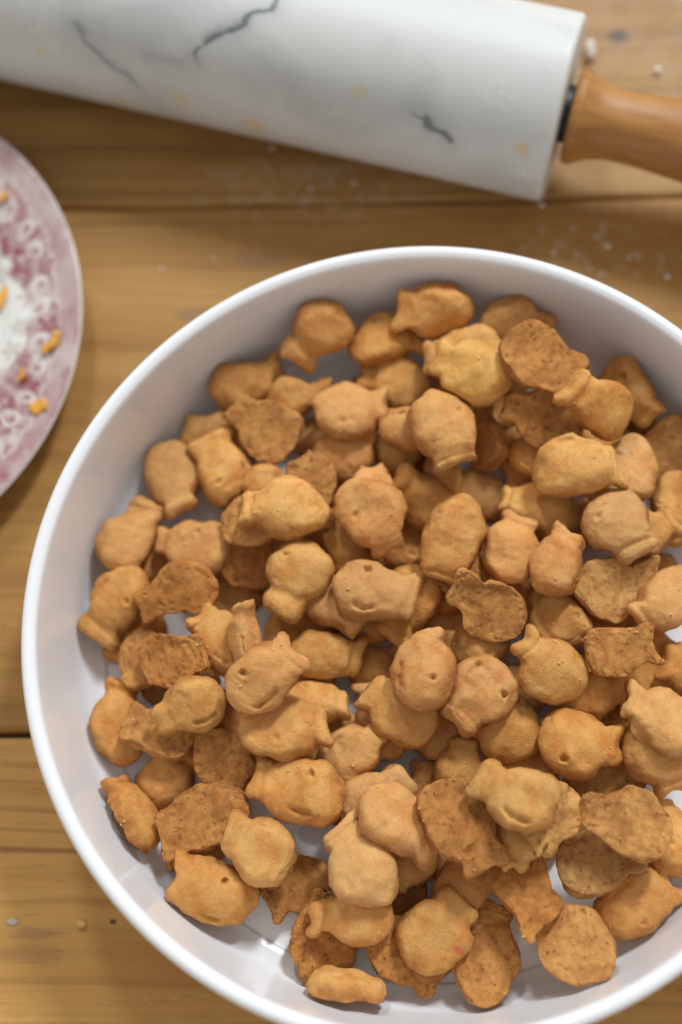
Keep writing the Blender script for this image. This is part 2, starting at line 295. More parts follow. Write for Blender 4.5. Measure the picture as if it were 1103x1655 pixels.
('cracker buried beneath the cracker with forked tail up between the chunky fish', '', 'B', 0.01133, 0.978, 0.0062, 1.531, 0.621, 0.761, 0.124, -0.124, 0.064, -0.0002, 0.078, 0.983, 2.57, 510, (-0.1689,0.9742,-0.1496,0.9855,0.1647,-0.0397,-0.014,-0.1541,-0.988), (0.0357,0.0276,0.01231)),
('cracker buried beneath the cracker below the smiling centre fish tail toward the viewer', '', 'T', 0.01002, 1.171, 0.0062, 1.711, 0.638, 0.799, 0.123, -0.119, 0.081, -0.00024, 0.222, 1.043, 2.42, 511, (0.0321,-0.9986,0.043,0.9864,0.0247,-0.1626,0.1613,0.0476,0.9858), (-0.01809,0.01088,0.01553)),
('cracker buried beneath the round tilted disc with cracked rim right of centre', '', 'T', 0.01085, 1.036, 0.0062, 1.535, 0.669, 0.877, 0.078, 0.034, -0.059, -2e-05, 0.184, 0.916, 2.02, 512, (-0.5243,-0.8474,0.0842,0.8358,-0.531,-0.1395,0.1629,-0.0028,0.9866), (0.04244,0.00763,0.01402)),
('cracker buried beneath the brown flipped cracker with a hollow underside', '', 'B', 0.01101, 1.224, 0.0062, 1.498, 0.55, 0.702, 0.068, 0.094, 0.093, 0.00014, 0.128, 0.978, 2.12, 513, (-0.9817,-0.1004,-0.162,-0.1042,0.9944,0.0151,0.1595,0.0317,-0.9867), (0.0637,0.00698,0.01531)),
('cracker buried beneath the pale fish tipped toward the viewer', '', 'B', 0.01044, 1.155, 0.0062, 1.584, 0.612, 0.775, 0.025, -0.151, -0.037, 0.00014, 0.154, 0.94, 1.97, 514, (0.9546,0.2857,-0.0842,0.289,-0.9569,0.0299,-0.072,-0.0528,-0.996), (-0.08695,-0.01179,0.00852)),
('cracker buried beneath the cracker leaning behind the smiling fish its notched', '', 'T', 0.01128, 1.027, 0.0062, 1.495, 0.577, 0.748, 0.051, -0.017, 0.034, 5e-05, 0.128, 1.029, 2.08, 515, (-0.2626,-0.9649,-0.0019,0.951,-0.2585,-0.1693,0.1628,-0.0463,0.9856), (-0.04285,-0.01215,0.01374)),
('cracker buried beneath the pinkish smiling fish tail down left right of centre', '', 'T', 0.01046, 1.209, 0.0062, 1.596, 0.629, 0.81, 0.128, -0.167, 0.079, 4e-05, 0.063, 0.876, 2.56, 516, (0.0469,-0.9963,0.0722,0.9987,0.0483,0.018,-0.0214,0.0713,0.9972), (0.01391,-0.01267,0.01651)),
('cracker buried beneath the pear-shaped smooth cracker tail up left right of the smiling', '', 'T', 0.01076, 0.983, 0.0062, 1.493, 0.545, 0.684, 0.103, -0.022, 0.029, -0.0002, 0.245, 0.879, 2.55, 517, (-0.8672,-0.4823,0.1239,0.4954,-0.8607,0.1172,0.0501,0.163,0.9853), (0.05464,-0.0144,0.01383)),
('cracker buried beneath the star-shaped tail poking in from the right margin', '', 'T', 0.01116, 1.245, 0.0062, 1.505, 0.57, 0.674, 0.12, 0.001, -0.03, -0.00017, 0.137, 1.035, 2.59, 518, (0.6317,-0.7726,0.0632,0.773,0.6218,-0.1257,0.0578,0.1282,0.9901), (0.07297,-0.01259,0.01718)),
('cracker buried beneath the broad plain cracker with a torn right-hand', '', 'T', 0.01091, 1.221, 0.0062, 1.488, 0.554, 0.65, 0.088, 0.019, 0.048, -1e-05, 0.121, 0.993, 1.99, 519, (0.6662,0.7438,0.0545,-0.7318,0.6661,-0.144,-0.1434,0.0561,0.9881), (-0.03326,-0.031,0.01319)),
('cracker buried beneath the shiny yellowish cracker with its tail up left centre', '', 'T', 0.01014, 1.175, 0.0062, 1.615, 0.601, 0.779, 0.153, 0.059, 0.105, -2e-05, 0.091, 1.005, 2.24, 520, (-0.2796,-0.9599,0.0216,0.96,-0.2798,-0.0081,0.0138,0.0185,0.9997), (-0.01292,-0.02938,0.01603)),
('cracker buried beneath the fish with clear eye hole and slit smile', '', 'B', 0.01111, 1.229, 0.0062, 1.438, 0.594, 0.822, 0.158, -0.017, 0.068, -0.00017, 0.244, 0.937, 1.95, 521, (0.9104,-0.4137,-0.0111,-0.4101,-0.9054,0.1102,-0.0556,-0.0958,-0.9939), (-0.02782,-0.05235,0.01024)),
('cracker buried beneath the pale fish with a deep slit smile', '', 'T', 0.01104, 1.134, 0.0062, 1.42, 0.58, 0.71, 0.149, -0.175, 0.072, -0.00012, 0.152, 0.976, 2.5, 522, (-0.0289,0.9991,0.0317,-0.9898,-0.033,0.1383,0.1392,-0.0273,0.9899), (0.03328,-0.0462,0.01271)),
('cracker buried beneath the fish with one deep eye hole', '', 'B', 0.01099, 1.126, 0.0062, 1.452, 0.672, 0.886, 0.059, -0.019, -0.086, 0.00016, 0.224, 1.044, 2.44, 523, (-0.3605,-0.9227,-0.1368,-0.9248,0.3727,-0.0766,0.1216,0.0989,-0.9876), (0.05503,-0.04652,0.01162)),
('smooth tan cracker with one small eye hole by the front right wall', '', 'T', 0.01152, 1.126, 0.00861, 1.42, 0.697, 0.875, 0.168, -0.061, -0.035, -0.0001, 0.236, 0.879, 2.09, 30, (0.8074,-0.5666,0.1645,0.5757,0.8176,-0.0101,-0.1288,0.1028,0.9863), (0.06519,-0.0865,0.01905)),
('big oval cracker against the left wall, tail up right beside the round one', '', 'T', 0.01031, 1.167, 0.01013, 1.76, 0.67, 0.77, 0.079, -0.046, -0.109, 2e-05, 0.231, 1.014, 1.98, 31, (0.2913,-0.9395,0.18,0.9513,0.3043,0.0488,-0.1006,0.157,0.9825), (-0.10374,0.03483,0.01996)),
('smooth oval cracker by the upper left wall, tail hidden toward the viewer', '', 'T', 0.01014, 1.219, 0.00936, 1.643, 0.545, 0.721, 0.143, -0.173, 0.04, 0.00018, 0.208, 1.048, 2.45, 32, (0.2868,0.958,0.0052,-0.9383,0.2799,0.2031,0.1931,-0.0632,0.9791), (-0.08858,0.05964,0.01934)),
('cracker with a notch on its right side, tail up left, upper left', 's', 'T', 0.00985, 1.104, 0.00921, 1.654, 0.69, 0.832, 0.1, -0.081, 0.022, -4e-05, 0.062, 1.005, 2.17, 33, (-0.4092,-0.8667,0.2853,0.8921,-0.4456,-0.0743,0.1916,0.2241,0.9555), (-0.06906,0.05723,0.02112)),
('plump cracker at the left wall, tail straight up, below the stacked pair', '', 'T', 0.01003, 1.222, 0.00902, 1.692, 0.642, 0.814, 0.043, 0.123, -0.044, -0.00024, 0.206, 1.019, 2.09, 34, (-0.079,-0.9485,0.3068,0.9945,-0.0963,-0.0416,0.069,0.3018,0.9509), (-0.10434,-0.02993,0.01447)),
('lower cracker of the stacked pair at the left wall, tail down left', '', 'T', 0.00924, 1.029, 0.00975, 1.76, 0.693, 0.791, 0.149, 0.156, -0.062, -0.00029, 0.165, 1.067, 2.13, 35, (-0.4242,0.9045,0.0429,-0.9009,-0.4263,0.0812,0.0918,-0.0042,0.9958), (-0.09977,0.00643,0.01042)),
('rough-bottomed cracker under the leftward smiling one, ragged tail at its left', '', 'B', 0.00909, 1.177, 0.00999, 1.571, 0.644, 0.84, 0.125, 0.01, 0.08, -8e-05, 0.096, 0.938, 2.41, 36, (-0.9668,0.209,-0.1469,0.2426,0.9313,-0.2719,0.08,-0.2985,-0.9511), (-0.08772,-0.03392,0.0195)),
('thin cracker leaning nearly on edge beside the lower left wall', '', 'T', 0.00993, 1.178, 0.0092, 1.6, 0.648, 0.822, 0.144, -0.038, -0.047, -0.0001, 0.214, 0.992, 2.42, 37, (-0.486,-0.1923,0.8526,0.8737,-0.0847,0.4789,-0.0199,0.9777,0.2092), (-0.09633,-0.05938,0.01753)),
('round pitted brown disc showing its underside, lower left of the heap', '', 'B', 0.01009, 1.041, 0.00855, 1.42, 0.694, 0.786, 0.157, -0.009, -0.089, -0.00025, 0.118, 0.869, 2.0, 38, (0.6707,-0.7395,0.0564,-0.7414,-0.6707,0.0225,0.0213,-0.0569,-0.9981), (-0.06748,-0.04105,0.01866)),
('flipped cracker under the domed one near the front left, tail toward the bare floor', '', 'B', 0.00848, 1.19, 0.0085, 1.667, 0.581, 0.736, 0.026, -0.148, -0.056, -0.00023, 0.057, 0.913, 2.47, 39, (-0.8365,-0.53,-0.1392,-0.5351,0.8448,-0.0009,0.1181,0.0737,-0.9903), (-0.04209,-0.08002,0.00944)),
('flipped cracker with browned rim at the front, tail under the ragged one', '', 'B', 0.01144, 1.237, 0.0093, 1.42, 0.594, 0.779, 0.147, 0.129, 0.064, -1e-05, 0.225, 1.046, 2.02, 40, (0.1452,0.9643,-0.2215,0.9884,-0.1313,0.076,0.0441,-0.23,-0.9722), (-0.0347,-0.09813,0.01403)),
('cracker lying on its edge alone at the very front of the bowl', '', 'T', 0.00889, 1.09, 0.00846, 1.6, 0.568, 0.697, 0.109, 0.095, -0.054, 8e-05, 0.067, 1.036, 2.08, 41, (0.985,-0.0331,0.1691,-0.1556,0.2508,0.9555,-0.074,-0.9675,0.2419), (-0.02812,-0.11183,0.02342)),
('flipped cracker with dark holes in its tail, under the red-spotted one, front', '', 'B', 0.01057, 1.208, 0.00862, 1.76, 0.678, 0.878, 0.097, -0.07, -0.076, -0.00013, 0.081, 1.022, 2.4, 42, (0.7378,-0.6232,-0.2593,-0.628,-0.7746,0.0748,-0.2475,0.1077,-0.9629), (-0.00987,-0.10036,0.01556)),
('long flipped pitted cracker flat on the bowl floor at the front, tail away', '', 'B', 0.011, 1.2, 0.00989, 1.722, 0.567, 0.661, 0.047, -0.089, 0.022, -0.00029, 0.142, 0.865, 2.12, 43, (0.1997,0.9749,-0.0982,0.9629,-0.2138,-0.1646,-0.1814,-0.0617,-0.9815), (0.01804,-0.10495,0.0165)),
('round pale-edged disc at the front right, tail under the pitted one', '', 'B', 0.0116, 1.181, 0.00959, 1.42, 0.659, 0.805, 0.158, 0.109, 0.078, 0.00011, 0.163, 0.899, 2.03, 44, (-0.753,0.6266,0.2009,0.618,0.7783,-0.1111,-0.226,0.0405,-0.9733), (0.04547,-0.09896,0.02743)),
('dark flipped cracker below the pale rough one, right front', 'd', 'B', 0.00979, 1.221, 0.01013, 1.76, 0.588, 0.801, 0.044, -0.151, -0.072, -0.00023, 0.105, 0.898, 2.39, 45, (0.9571,0.2886,-0.0267,0.2774,-0.9388,-0.2043,-0.084,0.1882,-0.9785), (0.05249,-0.07513,0.02533)),
('cracker tipped sideways at the right margin, right of the pale rough one', '', 'T', 0.00986, 1.103, 0.00932, 1.6, 0.594, 0.812, 0.166, 0.157, -0.024, -0.00014, 0.07, 0.9, 2.5, 46, (-0.1868,-0.7114,0.6775,0.9774,-0.065,0.2012,-0.0991,0.6998,0.7074), (0.0789,-0.06718,0.01723)),
('smooth cracker peeking out below the dark flipped one, front middle', '', 'T', 0.00952, 1.203, 0.00884, 1.482, 0.557, 0.752, 0.055, 0.0, 0.095, -0.0002, 0.236, 1.007, 2.59, 47, (0.5999,-0.799,0.042,0.7708,0.5912,0.2375,-0.2145,-0.1101,0.9705), (0.01381,-0.07904,0.01832)),
('small smooth round-headed cracker in the central gap below the broad fish', '', 'T', 0.00958, 1.229, 0.00981, 1.42, 0.571, 0.74, 0.076, -0.144, -0.094, 0.00018, 0.051, 0.856, 1.99, 48, (0.7513,-0.6564,-0.0688,0.6365,0.7482,-0.1875,0.1745,0.0971,0.9799), (-0.02586,-0.03953,0.02129)),
('smooth oval cracker behind the dark flipped one and left of the pale fish', '', 'T', 0.0085, 1.039, 0.00872, 1.42, 0.582, 0.71, 0.101, -0.16, -0.068, -9e-05, 0.19, 1.066, 2.11, 49, (0.1938,-0.9508,0.2419,0.9737,0.1562,-0.1661,0.1202,0.2677,0.956), (0.01098,-0.04561,0.01771)),
('greyish tan cracker with ragged tail up right, between the eyed and pink fish', 'd', 'T', 0.00977, 0.976, 0.00885, 1.76, 0.576, 0.669, 0.149, -0.102, -0.014, 4e-05, 0.234, 1.031, 2.17, 50, (0.8002,-0.5376,0.2659,0.5804,0.8058,-0.1178,-0.1509,0.2485,0.9568), (-0.0196,-0.05512,0.02331)),
('cracker seen along its side right of the broad one, centre left', '', 'T', 0.00857, 1.207, 0.00863, 1.6, 0.551, 0.734, 0.063, -0.051, -0.102, 7e-05, 0.089, 0.856, 2.51, 51, (0.9979,-0.0528,0.038,0.0297,0.8891,0.4568,-0.0579,-0.4547,0.8888), (-0.03909,-0.02333,0.02172)),
('flipped cracker under the eye-holed fish at right, edge showing', 'd', 'B', 0.00985, 1.134, 0.00849, 1.537, 0.544, 0.74, 0.119, -0.071, -0.065, -2e-05, 0.183, 1.05, 2.07, 52, (-0.9568,-0.2906,0.0109,-0.2794,0.9293,0.2417,-0.0804,0.2282,-0.9703), (0.06069,-0.04571,0.01836)),
('shaded cracker between the pear-shaped one and the right edge fish', 'd', 'T', 0.00947, 1.05, 0.00977, 1.42, 0.592, 0.788, 0.137, 0.069, -0.001, 0.00015, 0.156, 1.019, 2.05, 53, (0.9646,-0.2638,0.0003,0.2593,0.9478,-0.1856,0.0487,0.1791,0.9826), (0.05324,-0.02108,0.02154)),
('cracker half hidden under the tilted disc, right of centre', 'd', 'T', 0.00905, 1.239, 0.00937, 1.42, 0.659, 0.88, 0.101, -0.018, -0.048, -0.0003, 0.067, 0.941, 2.21, 54, (0.7137,-0.6753,0.1862,0.6592,0.7373,0.1475,-0.2369,0.0175,0.9714), (0.01895,-0.00135,0.02159)),
('reddish-speckled cracker in the shade right of the tilted disc', 'd', 'T', 0.01042, 0.962, 0.00928, 1.42, 0.632, 0.773, 0.061, 0.006, -0.012, -0.00028, 0.21, 0.852, 2.1, 55, (-0.4739,-0.8778,-0.07,0.8794,-0.4676,-0.0893,0.0457,-0.1039,0.9935), (0.04516,0.00459,0.02258)),
('dark cracker peeping below the open flipped one, upper right', 'd', 'T', 0.00805, 1.061, 0.01006, 1.42, 0.577, 0.748, 0.164, 0.121, 0.088, -7e-05, 0.091, 0.894, 2.24, 56, (0.7783,0.6279,0.0,-0.6279,0.7783,0.0,0.0,-0.0,1.0), (0.03747,0.06315,0.02182)),
('cracker behind the curved pair at right, mostly covered', '', 'T', 0.00948, 1.011, 0.00968, 1.545, 0.634, 0.798, 0.032, -0.029, 0.06, -2e-05, 0.085, 0.9, 2.06, 57, (0.9385,0.3382,0.0698,-0.3389,0.9408,-0.0008,-0.0659,-0.0229,0.9976), (0.05979,0.07293,0.01665)),
('narrow cracker end sticking out below the round head with separate tail', 'd', 'T', 0.008, 1.231, 0.00919, 1.6, 0.699, 0.798, 0.102, 0.111, 0.102, -0.00028, 0.105, 0.985, 2.43, 58, (0.0461,0.7219,0.6904,-0.9989,0.0374,0.0276,-0.0059,-0.691,0.7229), (0.00693,0.05933,0.01861)),
('cracker with a dent in its middle, behind the round-headed one at the far side', '', 'T', 0.01046, 0.966, 0.00909, 1.503, 0.553, 0.761, 0.169, 0.074, 0.061, -0.0, 0.166, 0.97, 2.11, 59, (-0.9766,-0.2035,0.0698,0.2039,-0.979,-0.001,0.0685,0.0133,0.9976), (-0.00756,0.0923,0.02075)),
('smooth cracker lying far back, tail right touching another tail', '', 'T', 0.0101, 1.098, 0.00943, 1.454, 0.596, 0.737, 0.116, -0.08, -0.096, 2e-05, 0.17, 0.878, 2.03, 60, (0.9899,-0.1415,0.0106,0.1388,0.9812,0.1338,-0.0293,-0.131,0.9909), (-0.01495,0.10619,0.02699)),
('farthest cracker propped against the far wall, tail left', '', 'T', 0.0102, 1.209, 0.00895, 1.6, 0.68, 0.874, 0.108, 0.05, 0.071, 9e-05, 0.062, 0.906, 2.15, 61, (-0.9786,-0.1595,0.1299,0.0417,-0.7721,-0.6341,0.2015,-0.6151,0.7622), (0.00563,0.11249,0.0361)),
('cracker on its edge at the far wall, tail to the right', '', 'T', 0.01021, 1.098, 0.00843, 1.6, 0.693, 0.834, 0.057, 0.022, -0.022, 0.00013, 0.25, 0.861, 2.38, 62, (0.9783,0.2051,0.0289,-0.1133,0.6466,-0.7543,-0.1734,0.7347,0.6559), (0.03035,0.1089,0.03058)),
('cracker half hidden at the far side behind the pale smooth one', '', 'T', 0.00965, 1.167, 0.00841, 1.76, 0.592, 0.708, 0.076, 0.174, -0.03, 0.0001, 0.201, 1.013, 2.07, 63, (-0.9715,0.2074,-0.1145,-0.1891,-0.97,-0.1527,-0.1427,-0.1267,0.9816), (0.01596,0.09774,0.03441)),
('hollow flipped cracker shown as a thin strip below the big stacked one, left', '', 'B', 0.00966, 0.994, 0.00858, 1.6, 0.647, 0.85, 0.03, -0.125, 0.109, 1e-05, 0.236, 0.979, 2.35, 64, (0.9564,-0.1689,-0.2383,-0.1084,-0.9629,0.2472,-0.2712,-0.2106,-0.9392), (-0.06056,0.0269,0.01844)),
('shaded cracker right below the chunky tilted fish in the middle', 'd', 'T', 0.00954, 1.116, 0.00873, 1.42, 0.674, 0.801, 0.091, 0.115, -0.073, -0.00023, 0.199, 0.941, 2.05, 65, (-0.9501,0.3073,0.0542,-0.3041,-0.9507,0.0601,0.07,0.0407,0.9967), (0.00903,0.01678,0.01656)),
('shaded cracker between the two round-headed ones, above the centre', 'd', 'T', 0.0092, 1.198, 0.01008, 1.42, 0.666, 0.834, 0.12, -0.164, 0.102, 4e-05, 0.22, 0.933, 2.37, 66, (0.2538,0.966,-0.0498,-0.9585,0.2581,0.1211,0.1298,0.017,0.9914), (-0.02906,0.03519,0.0199)),
('smooth shaded cracker right of the torn-topped one, upper middle', '', 'T', 0.01026, 0.982, 0.00992, 1.42, 0.624, 0.735, 0.169, 0.118, 0.101, -0.00011, 0.053, 1.039, 2.21, 67, (-0.461,-0.8766,0.1379,0.8681,-0.4777,-0.135,0.1842,0.0574,0.9812), (-0.00864,0.06735,0.01526)),
('upright cracker propped on edge at the far left, tail down on the dark round-headed one', '', 'T', 0.0105, 0.984, 0.00981, 1.6, 0.633, 0.813, 0.1, -0.057, 0.077, 0.00014, 0.181, 0.888, 2.6, 68, (-0.6748,0.611,0.4139,-0.7084,-0.3792,-0.5953,-0.2067,-0.6949,0.6887), (-0.03447,0.10791,0.03338)),
('flipped hollow cracker with browned rim, tail up left, far left of the heap', '', 'B', 0.01047, 0.99, 0.00999, 1.716, 0.625, 0.761, 0.073, -0.155, -0.034, 0.00015, 0.18, 0.95, 2.42, 69, (-0.8243,0.5565,0.1037,0.5618,0.7817,0.2706,0.0696,0.2813,-0.9571), (-0.05241,0.07177,0.02567)),
('left one of two overlapping hollow crackers, left side of the heap', '', 'B', 0.00951, 1.044, 0.00904, 1.527, 0.569, 0.755, 0.066, 0.025, 0.097, 0.00013, 0.179, 0.976, 2.11, 70, (0.9551,0.1762,0.2382,0.1914,-0.9806,-0.0422,0.2262,0.0859,-0.9703), (-0.09547,-0.00771,0.01831)),
('upper cracker of the stacked pair at the left wall, tail down left', '', 'T', 0.00986, 1.206, 0.00865, 1.76, 0.677, 0.899, 0.027, -0.093, 0.06, 0.00013, 0.091, 0.978, 2.55, 71, (-0.6034,0.7589,-0.2449,-0.7436,-0.6464,-0.171,-0.288,0.0789,0.9544), (-0.10454,0.01379,0.02256)),
('chunky cracker with pinkish specks, tail left, lying over the left wall ones', '', 'T', 0.01072, 1.153, 0.00979, 1.679, 0.59, 0.714, 0.051, -0.018, -0.102, -0.0002, 0.148, 1.042, 2.5, 72, (-0.9406,-0.0917,-0.3268,0.1076,-0.9937,-0.0307,-0.322,-0.064,0.9446), (-0.07799,0.0303,0.02323)),
('ragged block-like cracker tipped toward the viewer, left, below the chunky one', '', 'B', 0.00958, 1.258, 0.01003, 1.6, 0.627, 0.76, 0.085, 0.107, -0.101, 0.0001, 0.103, 1.061, 1.96, 73, (-0.9771,-0.2122,0.0144,-0.1841,0.8778,0.4423,-0.1065,0.4295,-0.8968), (-0.08225,0.01506,0.02847)),
('smooth cracker with forked tail up left, in the left middle', '', 'T', 0.00945, 1.238, 0.00918, 1.618, 0.611, 0.746, 0.158, 0.081, -0.075, -0.00023, 0.148, 1.021, 2.56, 74, (-0.7139,-0.6484,0.2642,0.621,-0.7607,-0.1889,0.3235,0.0292,0.9458), (-0.06624,-0.00366,0.02778)),
('narrow cracker on edge with its tail up, left of the centre', '', 'T', 0.00857, 1.045, 0.00903, 1.6, 0.597, 0.777, 0.162, 0.005, -0.049, -0.0001, 0.196, 1.03, 2.0, 75, (-0.1301,-0.3864,-0.9131,0.9858,0.0484,-0.161,0.1063,-0.9211,0.3746), (-0.05851,-0.00582,0.03865)),
('square-looking pitted cracker showing its rough underside, lower left', '', 'B', 0.01099, 1.191, 0.0094, 1.679, 0.8, 0.85, 0.067, -0.153, -0.032, 0.0, 0.125, 0.928, 3.4, 76, (-0.9302,-0.3385,0.1421,-0.3385,0.9406,0.0248,-0.142,-0.0251,-0.9896), (-0.07019,-0.06002,0.02368)),
('fish with smile at its right side lying at the front left of the bowl', 'es', 'T', 0.01138, 1.248, 0.00865, 1.42, 0.698, 0.858, 0.162, -0.167, -0.062, -0.0001, 0.187, 1.014, 2.5, 77, (-0.9296,-0.3511,0.1125,0.3081,-0.9075,-0.2856,0.2024,-0.2308,0.9517), (-0.06877,-0.0845,0.02214)),
('domed cracker with a thin foot along its edge, front left', '', 'T', 0.01092, 0.978, 0.00911, 1.42, 0.55, 0.706, 0.082, -0.109, -0.028, -0.00029, 0.085, 1.07, 2.6, 78, (-0.8962,-0.4257,0.1253,0.379,-0.8811,-0.2829,0.2308,-0.206,0.9509), (-0.05141,-0.0718,0.02919)),
('fish with clear eye hole and slit smile, tail left, lower left middle', 'es', 'T', 0.01135, 1.184, 0.01011, 1.511, 0.556, 0.699, 0.038, 0.103, 0.064, 0.0002, 0.115, 1.001, 2.04, 79, (-0.9443,-0.3058,-0.1215,0.3201,-0.9392,-0.1241,-0.0761,-0.1561,0.9848), (-0.03978,-0.05183,0.0302)),
('ragged flat cracker with torn tail, tucked under the big forked-tail fish, front', '', 'T', 0.0096, 1.055, 0.00925, 1.76, 0.602, 0.729, 0.16, -0.109, 0.095, -0.00029, 0.174, 0.985, 2.41, 80, (-0.9952,-0.0886,-0.0425,0.0962,-0.9665,-0.2382,-0.02,-0.2411,0.9703), (-0.02189,-0.09085,0.0256)),
('fish with a red cheese spot on its right flank, tail up right, front middle', 'r', 'T', 0.01105, 1.086, 0.00871, 1.42, 0.661, 0.798, 0.069, 0.054, -0.013, 3e-05, 0.145, 1.053, 2.58, 81, (0.5804,-0.8139,0.0271,0.8024,0.5659,-0.1893,0.1387,0.1316,0.9815), (0.0014,-0.09682,0.02395)),
('long golden-brown flipped cracker with its tail toward the viewer, front right', '', 'B', 0.00962, 1.12, 0.00914, 1.76, 0.681, 0.794, 0.063, 0.133, 0.094, -0.00029, 0.083, 0.996, 2.1, 82, (0.5682,-0.8224,0.0289,-0.8099,-0.5651,-0.1575,0.1459,0.0661,-0.9871), (0.02889,-0.07925,0.02758)),
('smooth cracker just under the deeply smiling pale fish', '', 'T', 0.00964, 1.003, 0.00996, 1.42, 0.55, 0.643, 0.128, -0.148, 0.027, -0.00017, 0.191, 0.854, 2.21, 83, (-0.2529,0.9675,0.0041,-0.9416,-0.2471,0.2288,0.2224,0.054,0.9735), (0.02904,-0.06472,0.03132)),
('cracker edge showing right behind the deeply smiling pale fish', '', 'B', 0.00924, 0.994, 0.00947, 1.42, 0.678, 0.793, 0.097, 0.127, -0.102, -0.00011, 0.145, 0.967, 2.22, 84, (-0.8383,-0.4829,-0.2532,-0.5109,0.8579,0.0554,0.1904,0.1758,-0.9658), (0.03987,-0.06009,0.03825)),
('smooth plump cracker right of and below the smiling pinkish fish', '', 'T', 0.01053, 1.028, 0.00953, 1.432, 0.619, 0.73, 0.147, -0.102, 0.019, 3e-05, 0.084, 0.891, 2.36, 85, (-0.9089,-0.3465,0.2318,0.3409,-0.9378,-0.0653,0.24,0.0197,0.9706), (0.02823,-0.03172,0.02006)),
('shiny yellowish cracker with its tail up left, centre', 'y', 'T', 0.01096, 1.043, 0.00866, 1.42, 0.636, 0.796, 0.058, 0.086, 0.075, 0.00019, 0.069, 0.892, 2.57, 86, (-0.8661,-0.4779,0.1465,0.4884,-0.8715,0.0449,0.1062,0.1104,0.9882), (-0.00668,-0.02579,0.02509)),
('broad plain cracker with a torn right-hand tail, left of the centre', '', 'T', 0.0112, 1.156, 0.00943, 1.42, 0.646, 0.85, 0.095, -0.099, -0.057, 1e-05, 0.176, 0.969, 2.37, 87, (0.9865,-0.1278,0.1026,0.1054,0.974,0.2004,-0.1255,-0.1869,0.9743), (-0.04738,-0.03142,0.03416)),
('cracker leaning behind the smiling fish, its notched tail at the right, centre', '', 'T', 0.00936, 1.082, 0.00911, 1.6, 0.681, 0.835, 0.147, 0.151, 0.091, 0.00018, 0.056, 0.871, 2.51, 88, (0.9646,0.189,0.1842,-0.0986,0.9054,-0.4128,-0.2448,0.38,0.892), (-0.03525,-0.00689,0.0227)),
('cracker below the smiling centre fish, tail toward the viewer', '', 'T', 0.00899, 1.079, 0.01015, 1.637, 0.602, 0.7, 0.08, -0.155, 0.007, -0.00017, 0.073, 1.061, 2.01, 89, (0.6798,0.7327,0.0314,-0.7182,0.6565,0.2309,0.1486,-0.1795,0.9725), (-0.03216,0.01232,0.02311)),
('cracker under the tail of the smiling centre fish', '', 'T', 0.01027, 1.171, 0.00975, 1.708, 0.574, 0.775, 0.06, 0.072, 0.081, -0.00022, 0.068, 1.077, 2.24, 90, (-0.5436,0.8347,-0.0878,-0.8287,-0.5504,-0.1017,-0.1332,0.0175,0.9909), (-0.00468,0.0129,0.02398)),
('hollow ring of a flipped cracker under the chunky tilted fish, middle', '', 'B', 0.00904, 1.254, 0.00889, 1.6, 0.556, 0.705, 0.037, 0.043, 0.083, -2e-05, 0.08, 0.949, 2.53, 91, (-0.7443,-0.6051,-0.2826,-0.6643,0.7143,0.2201,0.0687,0.3515,-0.9336), (0.01567,0.02555,0.02707)),
('tilted cracker with a torn front face behind the round-headed pair, upper middle', '', 'T', 0.00959, 0.988, 0.00884, 1.6, 0.691, 0.855, 0.144, -0.021, 0.087, -0.00011, 0.19, 1.046, 2.58, 92, (-0.7741,-0.6317,-0.041,0.5391,-0.6238,-0.566,0.332,-0.4602,0.8234), (0.00138,0.04586,0.02183)),
('small piece of cracker showing behind the big stacked one, upper left', '', 'T', 0.00838, 0.978, 0.00946, 1.42, 0.61, 0.723, 0.145, 0.086, -0.019, -6e-05, 0.243, 0.934, 2.54, 93, (0.9569,0.0299,0.2887,-0.0373,0.9991,0.0202,-0.2878,-0.0301,0.9572), (-0.05451,0.05317,0.02427)),
('torn-topped squarish cracker with tail up right, upper middle', '', 'T', 0.01014, 1.034, 0.0087, 1.45, 0.614, 0.723, 0.071, -0.029, 0.031, 0.00016, 0.144, 1.063, 2.02, 94, (0.5883,-0.8065,0.0592,0.7863,0.5533,-0.275,0.189,0.2083,0.9596), (-0.02782,0.06478,0.02187)),
('round-headed cracker with stubby tail to the right, upper middle', '', 'T', 0.01115, 1.077, 0.00965, 1.42, 0.588, 0.799, 0.141, 0.082, 0.071, 0.00011, 0.207, 0.933, 2.58, 95, (0.9927,-0.1205,-0.0092,0.1205,0.9815,0.149,-0.0089,-0.149,0.9888), (-0.0267,0.0786,0.02955)),
('small tan piece behind the round head with separate tail', '', 'T', 0.008, 1.069, 0.01017, 1.42, 0.682, 0.778, 0.067, -0.025, -0.095, -0.0, 0.104, 0.988, 2.39, 96, (0.933,-0.1646,0.3201,0.2612,0.9215,-0.2873,-0.2477,0.3516,0.9028), (-0.00689,0.07149,0.03039)),
('cracker tipped on edge showing rough dough, upper right of the middle', '', 'B', 0.00928, 1.019, 0.00897, 1.6, 0.688, 0.816, 0.069, -0.027, 0.001, -4e-05, 0.165, 0.924, 2.57, 97, (-0.2328,0.4613,0.8561,0.9725,0.1201,0.1998,-0.0107,0.8791,-0.4766), (0.02307,0.06856,0.01965)),
('smooth pale cracker with red dot and tail up left, far side', 'y', 'T', 0.01125, 1.094, 0.01004, 1.425, 0.551, 0.778, 0.097, 0.109, -0.071, -6e-05, 0.159, 0.928, 2.27, 98, (-0.9314,-0.362,-0.0385,0.3545,-0.878,-0.3217,0.0827,-0.3133,0.9461), (0.01784,0.08757,0.0404)),
('cracker tipped against the far right wall, tail toward the viewer', '', 'T', 0.00996, 1.247, 0.00959, 1.6, 0.602, 0.722, 0.125, 0.114, 0.06, 6e-05, 0.202, 1.046, 2.08, 99, (0.5431,0.6104,-0.5766,-0.8232,0.5226,-0.222,0.1659,0.5952,0.7863), (0.06945,0.08601,0.02452)),
